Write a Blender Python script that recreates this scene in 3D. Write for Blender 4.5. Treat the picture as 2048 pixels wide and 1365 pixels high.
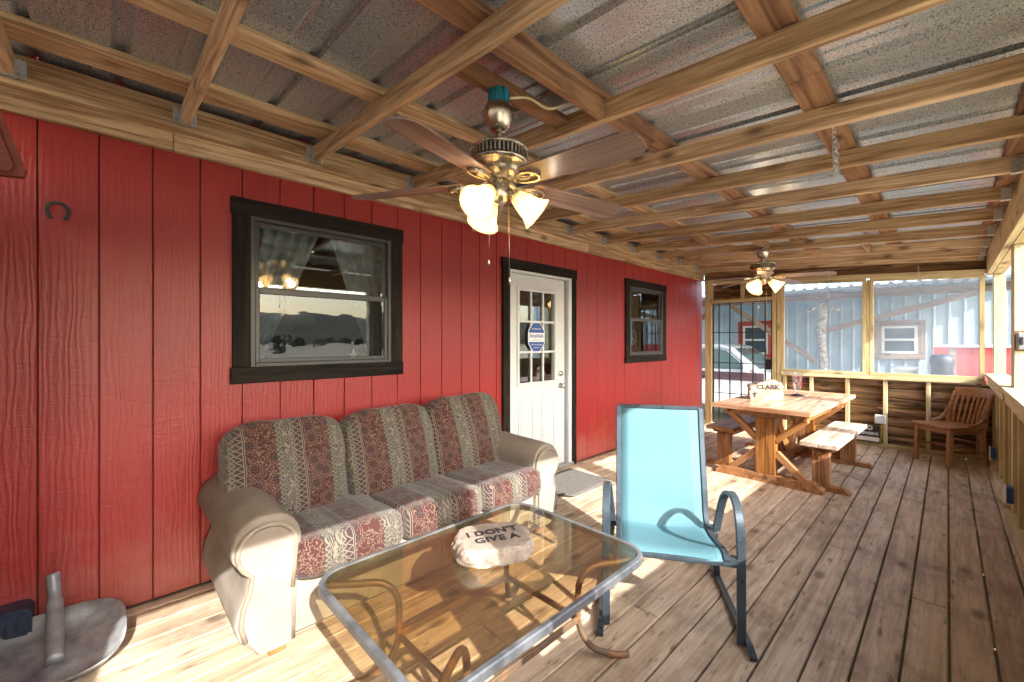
import bpy, bmesh, math, random
from mathutils import Vector, Matrix
from mathutils import noise as MN
random.seed(7)
SC = bpy.context.scene
COL = SC.collection
for o in list(bpy.data.objects): bpy.data.objects.remove(o)

# ---------------------------------------------------------------- camera, sky, sun, exposure
CAM_H = 1.39
HEAD = math.atan2(871, 841)
cd = bpy.data.cameras.new('camera'); cam = bpy.data.objects.new('camera', cd); COL.objects.link(cam)
cam.location = (0, 0, CAM_H); cam.rotation_euler = (math.radians(90), 0, HEAD - math.radians(90))
cd.sensor_width = 36; cd.lens = 36 * 841 / 2048; cd.clip_start = .03; cd.clip_end = 4000
SC.camera = cam

SUN_TRAVEL = Vector((.25, 1, -.66)).normalized()
elev = math.asin(-SUN_TRAVEL.z)
w = bpy.data.worlds.new('World'); SC.world = w; w.use_nodes = True
wn = w.node_tree; bg = wn.nodes['Background']
sky = wn.nodes.new('ShaderNodeTexSky'); sky.sky_type = 'NISHITA'; sky.sun_disc = False
sky.sun_elevation = elev
sky.sun_rotation = math.atan2(-SUN_TRAVEL.x, -SUN_TRAVEL.y)
sky.air_density = 1.3; sky.dust_density = 3.6; sky.altitude = 500
wn.links.new(sky.outputs[0], bg.inputs[0]); bg.inputs[1].default_value = .15
sd = bpy.data.lights.new('sun', 'SUN'); sun = bpy.data.objects.new('sun', sd); COL.objects.link(sun)
sd.energy = 2.0; sd.angle = math.radians(.5); sd.color = (1, .96, .9)
sun.rotation_euler = SUN_TRAVEL.to_track_quat('-Z', 'Y').to_euler()
SC.view_settings.view_transform = 'Standard'; SC.view_settings.look = 'None'
SC.view_settings.gamma = 1; SC.view_settings.use_curve_mapping = False
SC.view_settings.exposure = 2.85
SC.render.engine = 'CYCLES'
SC.cycles.max_bounces = 10; SC.cycles.diffuse_bounces = 5; SC.cycles.glossy_bounces = 4
SC.cycles.transparent_max_bounces = 14; SC.cycles.sample_clamp_indirect = 6

# ---------------------------------------------------------------- helpers
def W(o):
    m = o.matrix_basis.copy()
    if o.parent: m = W(o.parent) @ o.matrix_parent_inverse @ m
    return m
def par(o, p, local=False):
    if p is None: return o
    o.parent = p
    o.matrix_parent_inverse = Matrix() if local else W(p).inverted()
    return o
def tag(o, label=None, cat=None, group=None, kind=None):
    if label: o['label'] = label
    if cat: o['category'] = cat
    if group: o['group'] = group
    if kind: o['kind'] = kind
    return o
def empty(name, loc=(0, 0, 0), rz=0, label=None, cat=None, group=None, parent=None, kind=None, local=False):
    o = bpy.data.objects.new(name, None); COL.objects.link(o)
    o.location = loc; o.rotation_euler = (0, 0, rz); o.empty_display_size = .1
    par(o, parent, local)
    return tag(o, label, cat, group, kind)
MESHES = {}
class MB:
    def __init__(s): s.v = []; s.f = []; s.m = []; s.sm = []
    def add(s, vs, fs, mi=0, smooth=False, mat=None):
        b = len(s.v)
        s.v += [tuple(mat @ Vector(v)) if mat else tuple(v) for v in vs]
        for f in fs:
            s.f.append(tuple(i + b for i in f)); s.m.append(mi); s.sm.append(smooth)
        return s
    def box(s, x0, x1, y0, y1, z0, z1, mi=0, bev=0, mat=None):
        if bev <= 0:
            vs = [(x, y, z) for x in (x0, x1) for y in (y0, y1) for z in (z0, z1)]
            fs = [(0, 1, 3, 2), (4, 6, 7, 5), (0, 4, 5, 1), (2, 3, 7, 6), (0, 2, 6, 4), (1, 5, 7, 3)]
            return s.add(vs, fs, mi, False, mat)
        b = bev; vs = []; idx = {}
        X = (x0, x1); Y = (y0, y1); Z = (z0, z1); sg = (1, -1)
        for i in (0, 1):
            for j in (0, 1):
                for k in (0, 1):
                    for a in range(3):
                        p = [X[i] + sg[i] * b, Y[j] + sg[j] * b, Z[k] + sg[k] * b]
                        p[a] = (X[i], Y[j], Z[k])[a]
                        idx[i, j, k, a] = len(vs); vs.append(p)
        fs = []
        for i in (0, 1):
            q = [idx[i, 0, 0, 0], idx[i, 1, 0, 0], idx[i, 1, 1, 0], idx[i, 0, 1, 0]]; fs.append(q if i else q[::-1])
            q = [idx[0, i, 0, 1], idx[0, i, 1, 1], idx[1, i, 1, 1], idx[1, i, 0, 1]]; fs.append(q if i else q[::-1])
            q = [idx[0, 0, i, 2], idx[1, 0, i, 2], idx[1, 1, i, 2], idx[0, 1, i, 2]]; fs.append(q if i else q[::-1])
        for i in (0, 1):
            for j in (0, 1):
                e = (-1) ** (i + j)
                for q in ([idx[i, j, 0, 0], idx[i, j, 1, 0], idx[i, j, 1, 1], idx[i, j, 0, 1]],
                          [idx[i, 0, j, 2], idx[i, 1, j, 2], idx[i, 1, j, 0], idx[i, 0, j, 0]],
                          [idx[0, i, j, 1], idx[1, i, j, 1], idx[1, i, j, 2], idx[0, i, j, 2]]):
                    fs.append(q if e > 0 else q[::-1])
                for k in (0, 1):
                    q = [idx[i, j, k, 0], idx[i, j, k, 1], idx[i, j, k, 2]]
                    fs.append(q if (i + j + k) % 2 else q[::-1])
        return s.add(vs, fs, mi, False, mat)
    def tube(s, pts, r, n=8, mi=0, caps=True, smooth=True, flat=None, up=None, closed=False):
        """sweep; r number or list; flat=(w,t): rectangular section with w across, t thick"""
        P = [Vector(p) for p in pts]; L = len(P); rings = []
        nrm = None
        for i in range(L):
            if closed: t = (P[(i + 1) % L] - P[i - 1]).normalized()
            else: t = (P[min(i + 1, L - 1)] - P[max(i - 1, 0)]).normalized()
            if up is not None:
                a = Vector(up); nrm = (a - t * a.dot(t)).normalized()
            elif nrm is None:
                a = Vector((0, 0, 1)) if abs(t.z) < .9 else Vector((1, 0, 0)); nrm = (a - t * a.dot(t)).normalized()
            else: nrm = (nrm - t * nrm.dot(t)).normalized()
            bn = t.cross(nrm)
            rr = r[i] if isinstance(r, (list, tuple)) else r
            if flat:
                ww, tt = flat; c = min(ww, tt) * .18
                sec = [(ww/2, -tt/2+c), (ww/2, tt/2-c), (ww/2-c, tt/2), (-ww/2+c, tt/2), (-ww/2, tt/2-c), (-ww/2, -tt/2+c), (-ww/2+c, -tt/2), (ww/2-c, -tt/2)]
                rings.append([P[i] + nrm * u + bn * v for u, v in sec])
            else:
                rings.append([P[i] + (nrm * math.cos(2*math.pi*k/n) + bn * math.sin(2*math.pi*k/n)) * rr for k in range(n)])
        m = len(rings[0]); vs = [v for R in rings for v in R]; fs = []
        for i in range(L if closed else L - 1):
            j = (i + 1) % L
            for k in range(m):
                fs.append((i*m + k, i*m + (k+1) % m, j*m + (k+1) % m, j*m + k))
        if caps and not closed: fs += [tuple(range(m))[::-1], tuple((L-1)*m + k for k in range(m))]
        return s.add(vs, fs, mi, smooth and not flat)
    def lathe(s, prof, n=24, mi=0, smooth=True, mat=None, wob=0):
        """prof list of (r,z) bottom to top"""
        vs = []; fs = []; L = len(prof)
        for r, z in prof:
            for k in range(n):
                a = 2*math.pi*k/n; q = r * (1 + wob * (k % 2))
                vs.append((q*math.cos(a), q*math.sin(a), z))
        for i in range(L - 1):
            for k in range(n):
                fs.append((i*n+k, i*n+(k+1) % n, (i+1)*n+(k+1) % n, (i+1)*n+k))
        if prof[0][0] > 1e-4: fs.append(tuple(range(n))[::-1])
        if prof[-1][0] > 1e-4: fs.append(tuple((L-1)*n+k for k in range(n)))
        return s.add(vs, fs, mi, smooth, mat)
    def prism(s, poly, h0, h1, axis=2, mi=0, smooth=False, mat=None):
        """extrude 2D polygon (a,b) between h0,h1 along axis (0: (y,z) poly, 1: (x,z), 2: (x,y))"""
        def P(a, b, h): return {0: (h, a, b), 1: (a, h, b), 2: (a, b, h)}[axis]
        n = len(poly); vs = [P(a, b, h0) for a, b in poly] + [P(a, b, h1) for a, b in poly]
        fs = [(i, (i+1) % n, n+(i+1) % n, n+i) for i in range(n)] + [tuple(range(n))[::-1], tuple(range(n, 2*n))]
        return s.add(vs, fs, mi, smooth, mat)
    def build(s, name, mats, parent=None, loc=None, rot=None, local=False, fix=True, key=None):
        if key and key in MESHES: me = MESHES[key]
        else:
            me = bpy.data.meshes.new(name); me.from_pydata(s.v, [], s.f); me.update()
            if not isinstance(mats, (list, tuple)): mats = [mats]
            for m in mats: me.materials.append(m)
            me.polygons.foreach_set('material_index', s.m); me.polygons.foreach_set('use_smooth', s.sm)
            if fix:
                bm = bmesh.new(); bm.from_mesh(me); bmesh.ops.recalc_face_normals(bm, faces=bm.faces); bm.to_mesh(me); bm.free()
            me.update()
            if key: MESHES[key] = me
        o = bpy.data.objects.new(name, me); COL.objects.link(o)
        if loc is not None: o.location = loc
        if rot is not None: o.rotation_euler = rot
        return par(o, parent, local)
def frame(p0, p1, up=(0, 0, 1)):
    p0 = Vector(p0); p1 = Vector(p1); x = (p1 - p0).normalized(); z = Vector(up); z = (z - x * z.dot(x)).normalized(); y = z.cross(x)
    m = Matrix((x, y, z)).transposed().to_4x4(); m.translation = (p0 + p1) / 2
    return m, (p1 - p0).length
def plank(name, p0, p1, wdt, thk, mat, parent=None, up=(0, 0, 1), bev=.003, local=False):
    """board along p0-p1, centre line; wdt across, thk along up. Local X is the grain."""
    m, L = frame(p0, p1, up)
    key = ('pl', round(L, 3), round(wdt, 3), round(thk, 3), mat.name, bev)
    mb = MB()
    if key not in MESHES: mb.box(-L/2, L/2, -wdt/2, wdt/2, -thk/2, thk/2, bev=bev)
    o = mb.build(name, mat, None, key=key); o.matrix_basis = m
    return par(o, parent, local)
def text_mesh(name, body, size, mat, parent, M4, extr=.001, bold=0, local=False, spacing=1, sx=1, wob=0):
    cu = bpy.data.curves.new('lettering', 'FONT'); cu.body = body; cu.size = size; cu.extrude = extr; cu.offset = bold
    cu.align_x = 'CENTER'; cu.align_y = 'CENTER'; cu.resolution_u = 3; cu.space_character = spacing
    t = bpy.data.objects.new('tmp', cu); COL.objects.link(t)
    bpy.context.view_layer.update()
    me = bpy.data.meshes.new_from_object(t.evaluated_get(bpy.context.evaluated_depsgraph_get()))
    bpy.data.objects.remove(t); me.materials.clear(); me.materials.append(mat)
    if wob:
        for v in me.vertices:
            p = Vector((v.co.x*45, v.co.y*45, 3)); q = p*4; v.co.x += wob*(MN.noise(p) + .5*MN.noise(q)); v.co.y += wob*(MN.noise(p+Vector((9, 5, 0))) + .5*MN.noise(q+Vector((3, 7, 0))))
    if sx != 1: me.transform(Matrix.Diagonal((sx, 1, 1, 1)))
    o = bpy.data.objects.new(name, me); COL.objects.link(o); o.matrix_basis = M4
    return par(o, parent, local)
def basis(x, y, loc):
    x = Vector(x).normalized(); y = Vector(y); y = (y - x*y.dot(x)).normalized(); z = x.cross(y)
    m = Matrix((x, y, z)).transposed().to_4x4(); m.translation = Vector(loc); return m
def jitter(mb, amt, seed=0):
    rnd = random.Random(seed)
    mb.v = [(x+rnd.uniform(-amt, amt), y+rnd.uniform(-amt, amt), z+rnd.uniform(-amt, amt)) for x, y, z in mb.v]
def displace(o, levels, strength, scale, simple=False):
    m = o.modifiers.new('s', 'SUBSURF'); m.levels = m.render_levels = levels
    if simple: m.subdivision_type = 'SIMPLE'
    t = bpy.data.textures.new('clouds', 'CLOUDS'); t.noise_scale = scale
    d = o.modifiers.new('d', 'DISPLACE'); d.texture = t; d.strength = strength; d.mid_level = .5
    return o

# ---------------------------------------------------------------- materials
class NT:
    def __init__(s, name):
        s.mat = bpy.data.materials.new(name); s.mat.use_nodes = True; s.t = s.mat.node_tree
        s.b = s.t.nodes['Principled BSDF']; s.out = s.t.nodes['Material Output']
    def n(s, typ, ins=None, **kw):
        nd = s.t.nodes.new(typ)
        for k, v in kw.items(): setattr(nd, k, v)
        for k, v in (ins or {}).items(): s.set(nd.inputs[k], v)
        return nd
    def set(s, sock, v):
        if hasattr(v, 'links') or isinstance(v, bpy.types.NodeSocket): s.t.links.new(v, sock)
        else: sock.default_value = v
    def math(s, op, a, b=0.0, c=0.0, clamp=False):
        nd = s.n('ShaderNodeMath', {0: a, 1: b, 2: c}, operation=op); nd.use_clamp = clamp; return nd.outputs[0]
    def mix(s, f, a, b, typ='MIX'):
        nd = s.n('ShaderNodeMixRGB', {0: f, 1: a, 2: b}, blend_type=typ); return nd.outputs[0]
    def ramp(s, f, stops, interp='LINEAR'):
        nd = s.n('ShaderNodeValToRGB', {0: f}); cr = nd.color_ramp; cr.interpolation = interp
        while len(cr.elements) < len(stops): cr.elements.new(.5)
        for e, (p, c) in zip(cr.elements, stops): e.position = p; e.color = (*c, 1) if len(c) == 3 else c
        return nd.outputs[0]
    def coord(s, kind='Object', rnd=True, scale=(1, 1, 1)):
        tc = s.n('ShaderNodeTexCoord').outputs[kind]
        if rnd:
            r = s.n('ShaderNodeObjectInfo').outputs['Random']
            off = s.n('ShaderNodeCombineXYZ', {0: s.math('MULTIPLY', r, 37), 1: s.math('MULTIPLY', r, 91), 2: s.math('MULTIPLY', r, 53)}).outputs[0]
            tc = s.n('ShaderNodeVectorMath', {0: tc, 1: off}, operation='ADD').outputs[0]
        return s.n('ShaderNodeMapping', {0: tc, 3: scale}).outputs[0]
    def noise(s, vec, scale=1, detail=4, rough=.55, dist=0, out=0):
        return s.n('ShaderNodeTexNoise', {'Vector': vec, 'Scale': scale, 'Detail': detail, 'Roughness': rough, 'Distortion': dist}).outputs[out]
    def bump(s, h, strength=.3, dist=.01):
        nd = s.n('ShaderNodeBump', {'Height': h, 'Strength': strength, 'Distance': dist}); s.set(s.b.inputs['Normal'], nd.outputs[0]); return nd.outputs[0]
    def base(s, col, rough=.5, metal=0, spec=None):
        s.set(s.b.inputs['Base Color'], col if not isinstance(col, tuple) or len(col) == 4 else (*col, 1))
        s.set(s.b.inputs['Roughness'], rough); s.set(s.b.inputs['Metallic'], metal)
        if spec is not None: s.b.inputs['Specular IOR Level'].default_value = spec
        return s.mat
def C4(c): return (*c, 1)
def plain(name, col, rough=.5, metal=0, var=.12, scale=14, bump=0, spec=None, col2=None):
    """a colour with slight mottling and wear"""
    t = NT(name); v = t.coord(scale=(1, 1, 1)); n = t.noise(v, scale, 5)
    c2 = col2 or tuple(x * (1 - 2.2*var) for x in col)
    c = t.ramp(n, [(.3, c2), (.62, col)])
    t.base(c, t.math('MULTIPLY_ADD', n, .25, rough - .12), metal, spec)
    if bump: t.bump(n, bump, .004)
    return t.mat
def wood(name, c1, c2, rough=.6, grain=11, bump=.25, knot=True, vary=.3, stain=None, fine=.5, spec=.35, knotc=None):
    t = NT(name)
    v = t.coord(scale=(.8, grain, grain))
    n1 = t.noise(v, 1.6, 5, .6, 1.4)
    col = t.ramp(n1, [(.36, c1), (.48, tuple((a+b)/2 for a, b in zip(c1, c2))), (.60, c2)])
    vf = t.coord(scale=(2.5, grain*7, grain*7)); n2 = t.noise(vf, 1.5, 4, .7)
    col = t.mix(fine, col, t.ramp(n2, [(.3, (.42, .37, .33)), (.6, (1, 1, 1))]), 'MULTIPLY')
    h = t.math('ADD', n1, t.math('MULTIPLY', n2, .6))
    if knot:
        vk = t.coord(scale=(3.0, 6, 6)); kn = t.n('ShaderNodeTexVoronoi', {'Vector': vk, 'Scale': 1.0, 'Randomness': 1.0})
        k = t.ramp(kn.outputs['Distance'], [(.09, (1, 1, 1)), (.14, (.55, .55, .55)), (.24, (0, 0, 0))])
        col = t.mix(t.math('MULTIPLY', k, .8), col, C4(knotc or tuple(x*.3 for x in c1)))
    r = t.n('ShaderNodeObjectInfo').outputs['Random']
    hs = t.n('ShaderNodeHueSaturation', {'Color': col, 'Value': t.math('MULTIPLY_ADD', r, vary, 1 - vary/2), 'Saturation': t.math('MULTIPLY_ADD', r, -.15, 1.05)}).outputs[0]
    if stain:
        tw = t.n('ShaderNodeNewGeometry').outputs['Position']
        s1 = t.noise(tw, 2.3, 6, .62, .4); s2 = t.noise(tw, 13, 4, .6)
        m = t.math('MULTIPLY', t.ramp(s1, [(.47, (0, 0, 0)), (.7, (1, 1, 1))]), t.ramp(s2, [(.35, (.25, .25, .25)), (.6, (1, 1, 1))]))
        hs = t.mix(t.math('MULTIPLY', m, .7), hs, C4(stain))
        s3 = t.noise(t.n('ShaderNodeMapping', {0: tw, 3: (2.0, 9, 9)}).outputs[0], 3.1, 3, .5)
        hs = t.mix(t.ramp(s3, [(.62, (0, 0, 0)), (.72, (.65, .65, .65))]), hs, C4(tuple(x*.45 for x in stain)))
    t.base(hs, t.math('MULTIPLY_ADD', n2, .2, rough - .1), 0, spec)
    if bump: t.bump(h, bump, .004)
    return t.mat
def glassy(name, tint=(1, 1, 1), refl=.06, wav=0, haze=0, hazec=(.7, .75, .8), rough=.0):
    t = NT(name); t.t.nodes.remove(t.b)
    tr = t.n('ShaderNodeBsdfTransparent', {0: C4(tint)}); gl = t.n('ShaderNodeBsdfGlossy', {0: (1, 1, 1, 1), 'Roughness': rough})
    fr = t.math('MULTIPLY_ADD', t.math('POWER', t.n('ShaderNodeLayerWeight', {0: .5}).outputs['Facing'], 5), .95, .035)
    if wav:
        v = t.coord('Object', False, (2.2, 2.2, 5)); bm = t.n('ShaderNodeBump', {'Height': t.noise(v, 3, 1), 'Strength': wav, 'Distance': .01})
        t.set(gl.inputs['Normal'], bm.outputs[0])
    mx = t.n('ShaderNodeMixShader', {0: t.math('ADD', fr, refl, clamp=True), 1: tr.outputs[0], 2: gl.outputs[0]})
    o = mx.outputs[0]
    if haze:
        df = t.n('ShaderNodeBsdfDiffuse', {0: C4(hazec)}); tl = t.n('ShaderNodeBsdfTranslucent', {0: C4(hazec)})
        a = t.n('ShaderNodeMixShader', {0: .5, 1: df.outputs[0], 2: tl.outputs[0]})
        o = t.n('ShaderNodeMixShader', {0: haze, 1: o, 2: a.outputs[0]}).outputs[0]
    t.t.links.new(o, t.out.inputs[0]); return t.mat
def emit(name, col, strength):
    t = NT(name); t.b.inputs['Emission Color'].default_value = C4(col); t.b.inputs['Emission Strength'].default_value = strength
    t.b.inputs['Base Color'].default_value = C4(col); return t.mat

M = {}
M['rafter'] = wood('rafter_pine', (.33, .19, .095), (.70, .51, .31), .65, 13, .35, vary=.4, fine=.75)
M['rough'] = wood('rough_sawn_wood', (.16, .075, .04), (.38, .21, .115), .75, 9, .5, vary=.3)
M['treated'] = wood('treated_pine', (.42, .33, .15), (.62, .52, .29), .6, 10, .15, vary=.18, fine=.3)
M['green'] = wood('green_treated_post', (.40, .38, .22), (.60, .55, .34), .6, 14, .15, vary=.1, fine=.35)
M['deck'] = wood('deck_board', (.40, .295, .20), (.60, .475, .345), .62, 9, .25, vary=.22, stain=(.13, .075, .045), fine=.45)
M['log'] = wood('dark_log_siding', (.05, .025, .012), (.36, .20, .085), .55, 10, .5, vary=.5, fine=.6)
M['trim'] = wood('charred_trim', (.005, .0045, .004), (.028, .020, .016), .7, 12, .6, knot=False, vary=.2, spec=.15)
M['table'] = wood('stained_table_wood', (.20, .075, .022), (.42, .19, .065), .35, 9, .15, vary=.2, fine=.4)
M['tabletop'] = wood('worn_table_top', (.34, .15, .08), (.60, .36, .23), .22, 7, .1, vary=.3, fine=.4)
M['benchtop'] = wood('weathered_bench_top', (.36, .22, .15), (.68, .56, .45), .4, 8, .3, vary=.2)
M['chairwood'] = wood('oak_chair', (.24, .10, .035), (.42, .20, .075), .35, 12, .15, knot=False, vary=.1, fine=.4)
M['blade'] = wood('walnut_blade', (.14, .085, .065), (.28, .19, .155), .34, 14, .03, knot=False, vary=.1, fine=.3)
M['redwood'] = wood('red_brown_moulding', (.12, .02, .012), (.22, .045, .025), .4, 8, .1, knot=False)
def red_siding():
    t = NT('red_siding')
    v = t.coord(scale=(5.5, 34, 34)); n1 = t.noise(v, 1.3, 5, .6, 2.2)
    v2 = t.coord(scale=(60, 9, 9)); n2 = t.noise(v2, 1.2, 4, .65, .5)
    v3 = t.coord(scale=(1.1, 6, 6)); wv = t.n('ShaderNodeTexWave', {'Vector': v3, 'Scale': 2.2, 'Distortion': 9, 'Detail': 3, 'Detail Scale': 1.2}, bands_direction='Y').outputs['Fac']
    big = t.noise(t.coord(scale=(1, 1, 1)), 1.5, 3)
    col = t.mix(big, (.25, .013, .011, 1), (.34, .022, .018, 1))
    col = t.mix(t.ramp(n1, [(.28, (.5, .5, .5)), (.45, (0, 0, 0))]), col, (.17, .009, .008, 1))
    pos = t.n('ShaderNodeNewGeometry').outputs['Position']; pz = t.n('ShaderNodeSeparateXYZ', {0: pos}).outputs[2]; dn = t.noise(pos, 7, 6, .65)
    dust = t.math('MULTIPLY', t.ramp(t.math('SUBTRACT', t.math('MULTIPLY', dn, .9), pz), [(.0, (0, 0, 0)), (.45, (1, 1, 1))]), .5)
    col = t.mix(dust, col, (.33, .13, .10, 1))
    sc = t.noise(t.n('ShaderNodeMapping', {0: pos, 3: (6, 6, 2)}).outputs[0], 3.0, 5, .7); col = t.mix(t.ramp(sc, [(.64, (0, 0, 0)), (.72, (.35, .35, .35))]), col, (.40, .07, .06, 1))
    t.base(col, t.math('MULTIPLY_ADD', n2, .22, .28), 0, .55)
    h = t.math('ADD', t.math('MULTIPLY', n1, .38), t.math('ADD', t.math('MULTIPLY', n2, .85), t.math('MULTIPLY', wv, .3)))
    t.bump(h, .42, .006); return t.mat
M['red'] = red_siding()
M['redgap'] = plain('red_groove', (.11, .007, .007), .6)
def galv(name, base, dark, rough, spk=120):
    t = NT(name); v = t.coord('Object', False)
    n = t.noise(v, spk, 2, .6); big = t.noise(t.n('ShaderNodeMapping', {0: v, 3: (3, .7, 1)}).outputs[0], 1.3, 4)
    c = t.ramp(n, [(.36, dark), (.60, base)])
    c = t.mix(t.ramp(big, [(.4, (0, 0, 0)), (.7, (.5, .5, .5))]), c, C4((base[0]*.72, base[1]*.70, base[2]*.68)))
    t.base(c, t.math('MULTIPLY_ADD', n, .2, rough), .55, .5); t.bump(t.math('ADD', t.noise(t.n('ShaderNodeMapping', {0: v, 3: (9, .5, 1)}).outputs[0], 1.5, 3), t.math('MULTIPLY', n, .05)), .06, .02); return t.mat
M['tin'] = galv('galvanised_roof', (.58, .65, .72), (.25, .275, .30), .20, 150)
M['steel'] = galv('joist_hanger_steel', (.62, .64, .66), (.4, .42, .44), .3, 60)
M['shedmetal'] = plain('grey_steel_siding', (.40, .53, .63), .45, .0, .1, 3, spec=.5)
M['shedroof'] = plain('corrugated_shed_roof', (.42, .52, .62), .4, .2, .1, 4)
M['brass'] = plain('antique_brass', (.62, .57, .48), .28, 1, .10, 20)
M['white'] = plain('white_paint', (.64, .66, .68), .35, 0, .04, 6)
M['vinyl'] = plain('grey_window_vinyl', (.055, .054, .053), .35, 0, .08, 8)
M['black'] = plain('black_iron', (.012, .012, .014), .45)
M['nickel'] = plain('nickel', (.6, .58, .55), .2, 1, .05)
M['glass'] = glassy('window_glass', (.86, .9, .9), .05, .0)
M['wavyglass'] = glassy('lower_window_glass', (.6, .64, .66), .012, .03)
M['screen'] = glassy('clear_plastic_screen', (.95, .97, .99), -.03, .0, .10, (.75, .85, .95), .15)
def bronze():
    t = NT('bronze_tinted_glass'); t.t.nodes.remove(t.b)
    v = t.coord('Object', False); dust = t.noise(v, 260, 2, .6); blot = t.noise(v, 5, 4)
    tr = t.n('ShaderNodeBsdfTransparent', {0: (.81, .735, .59, 1)}); gl = t.n('ShaderNodeBsdfGlossy', {0: (1, 1, 1, 1), 'Roughness': .02})
    mx = t.n('ShaderNodeMixShader', {0: t.math('MULTIPLY_ADD', t.math('POWER', t.n('ShaderNodeLayerWeight', {0: .5}).outputs['Facing'], 5), .95, .075), 1: tr.outputs[0], 2: gl.outputs[0]})
    df = t.n('ShaderNodeBsdfDiffuse', {0: (.6, .55, .45, 1)})
    f = t.math('MULTIPLY', t.ramp(dust, [(.66, (0, 0, 0)), (.74, (1, 1, 1))]), t.ramp(blot, [(.45, (0, 0, 0)), (.7, (.5, .5, .5))]))
    o = t.n('ShaderNodeMixShader', {0: t.math('ADD', f, .015), 1: mx.outputs[0], 2: df.outputs[0]})
    t.t.links.new(o.outputs[0], t.out.inputs[0]); return t.mat
M['bronze'] = bronze()
# ================================================================ ground and hills
GZ = -.5
def ground_mat():
    t = NT('dry_ground'); p = t.n('ShaderNodeNewGeometry').outputs['Position']
    a = t.noise(p, .12, 6, .6); b = t.noise(p, 6, 5, .6)
    c = t.ramp(a, [(.35, (.32, .28, .19)), (.55, (.48, .42, .31)), (.7, (.24, .22, .12))])
    c = t.mix(.5, c, t.ramp(b, [(.3, (.5, .5, .5)), (.7, (1, 1, 1))]), 'MULTIPLY')
    t.base(c, .9); t.bump(b, .6, .03); return t.mat
M['ground'] = ground_mat()
mb = MB(); n = 40; R = 1500
vs = []; fs = []
rad = [0, 6, 12, 25, 50, 90, 150, 240, 400, 700, 1500]
def gh(x, y, r):
    if r < 40: return GZ
    k = min(1, (r - 40) / 200)
    return GZ + k * (1.2 * math.sin(x * .011 + 1) + 1.0 * math.cos(y * .013))
for r in rad:
    for k in range(48):
        a = 2*math.pi*k/48; x = 4 + r*math.cos(a); y = r*math.sin(a); vs.append((x, y, gh(x, y, r)))
for i in range(len(rad)-1):
    for k in range(48): fs.append((i*48+k, i*48+(k+1) % 48, (i+1)*48+(k+1) % 48, (i+1)*48+k))
mb.add(vs, fs, 0, True)
tag(mb.build('ground', M['ground']), kind='structure')
# long low scrub-covered ridge facing the open side of the porch
rnd = random.Random(3)
def ridge_h(x): return 30 + 10*math.sin(x*.006) + 6*math.sin(x*.017+2) + 3*math.sin(x*.05)
mb = MB(); nx = 80; ny = 10; vs = []; fs = []
for j in range(ny+1):
    for i in range(nx+1):
        x = -900 + 1800*i/nx; f = j/ny; y = -330 - 260*f
        vs.append((x, y + 30*math.sin(x*.004), -3 + ridge_h(x) * (math.sin(f*math.pi/1.25) ** 1.2 if f < 1 else .4)))
for j in range(ny):
    for i in range(nx): fs.append((j*(nx+1)+i, j*(nx+1)+i+1, (j+1)*(nx+1)+i+1, (j+1)*(nx+1)+i))
mb.add(vs, fs, 0, True)
def hill_mat():
    t = NT('scrub_hill'); p = t.n('ShaderNodeNewGeometry').outputs['Position']
    a = t.noise(p, .03, 6, .65); b = t.noise(p, .25, 4)
    c = t.ramp(a, [(.4, (.05, .055, .03)), (.6, (.15, .13, .075))]); c = t.mix(.6, c, t.ramp(b, [(.35, (.45, .45, .45)), (.65, (1, 1, 1))]), 'MULTIPLY')
    return t.base(c, .95)
M['hill'] = hill_mat(); tag(mb.build('hills', M['hill']), kind='structure')
# scrub and cedar on the near field: one mass of small leaf clumps
mb = MB()
for i in range(900):
    x = rnd.uniform(-260, 320); y = -rnd.uniform(70, 330); s = rnd.uniform(.6, 2.2) * (1 if y > -90 else 1.5)
    for k in range(9):
        cx = x + rnd.gauss(0, s*.45); cy = y + rnd.gauss(0, s*.45); cz = -1 + abs(rnd.gauss(s*.6, s*.4)); q = s*rnd.uniform(.2, .5)
        pts = [(cx+rnd.uniform(-q, q), cy+rnd.uniform(-q, q), cz+rnd.uniform(-q, q)) for _ in range(6)]
        mb.add(pts, [(0, 1, 2), (3, 4, 5), (0, 3, 5), (1, 4, 2)])
M['scrub'] = plain('scrub_leaves', (.13, .13, .07), .9, 0, .25, .6)
tag(mb.build('scrub', M['scrub'], fix=False), 'dark green cedar scrub spread over the dry field', 'scrub', kind='stuff')

# ================================================================ deck
DX0, DX1, YW, YO = -.75, 7.42, 2.95, -.32
deck = empty('deck', (0, 0, 0), kind='structure')
y = -.29 - .1445; i = 0
rnd = random.Random(11)
while y < 2.93:
    gap = .010 if y < 1.0 else .0045
    wd = .1345 if y < 1.0 else .139
    wd = min(wd, 2.945 - y)
    cuts = [DX0]; 
    if i % 3 == 0: cuts += [rnd.uniform(2.6, 4.4)]
    elif i % 3 == 1: cuts += [rnd.uniform(.9, 2.0), rnd.uniform(5.0, 6.4)]
    else: cuts += [rnd.uniform(3.8, 5.4)]
    cuts.append(DX1)
    for a, b in zip(cuts, cuts[1:]):
        plank('deck_board', (a+.0025, y+wd/2, -.014 + rnd.uniform(-.0012, .0012)), (b-.0025, y+wd/2, -.014), wd, .028, M['deck'], deck, bev=.004)
    y += wd + gap; i += 1
for k in range(9): plank('joist', (DX0+.08+k*1.0, -.42, -.125), (DX0+.08+k*1.0, 2.9, -.125), .04, .19, M['treated'], deck)
for k in range(3): plank('light_block_skirt', (DX0, -.445, -.28-.09*k), (DX1, -.445, -.28-.09*k), .088, .02, M['treated'], deck, up=(0, 1, 0))  # unseen skirt, added to keep sunlight out from under the deck
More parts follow.
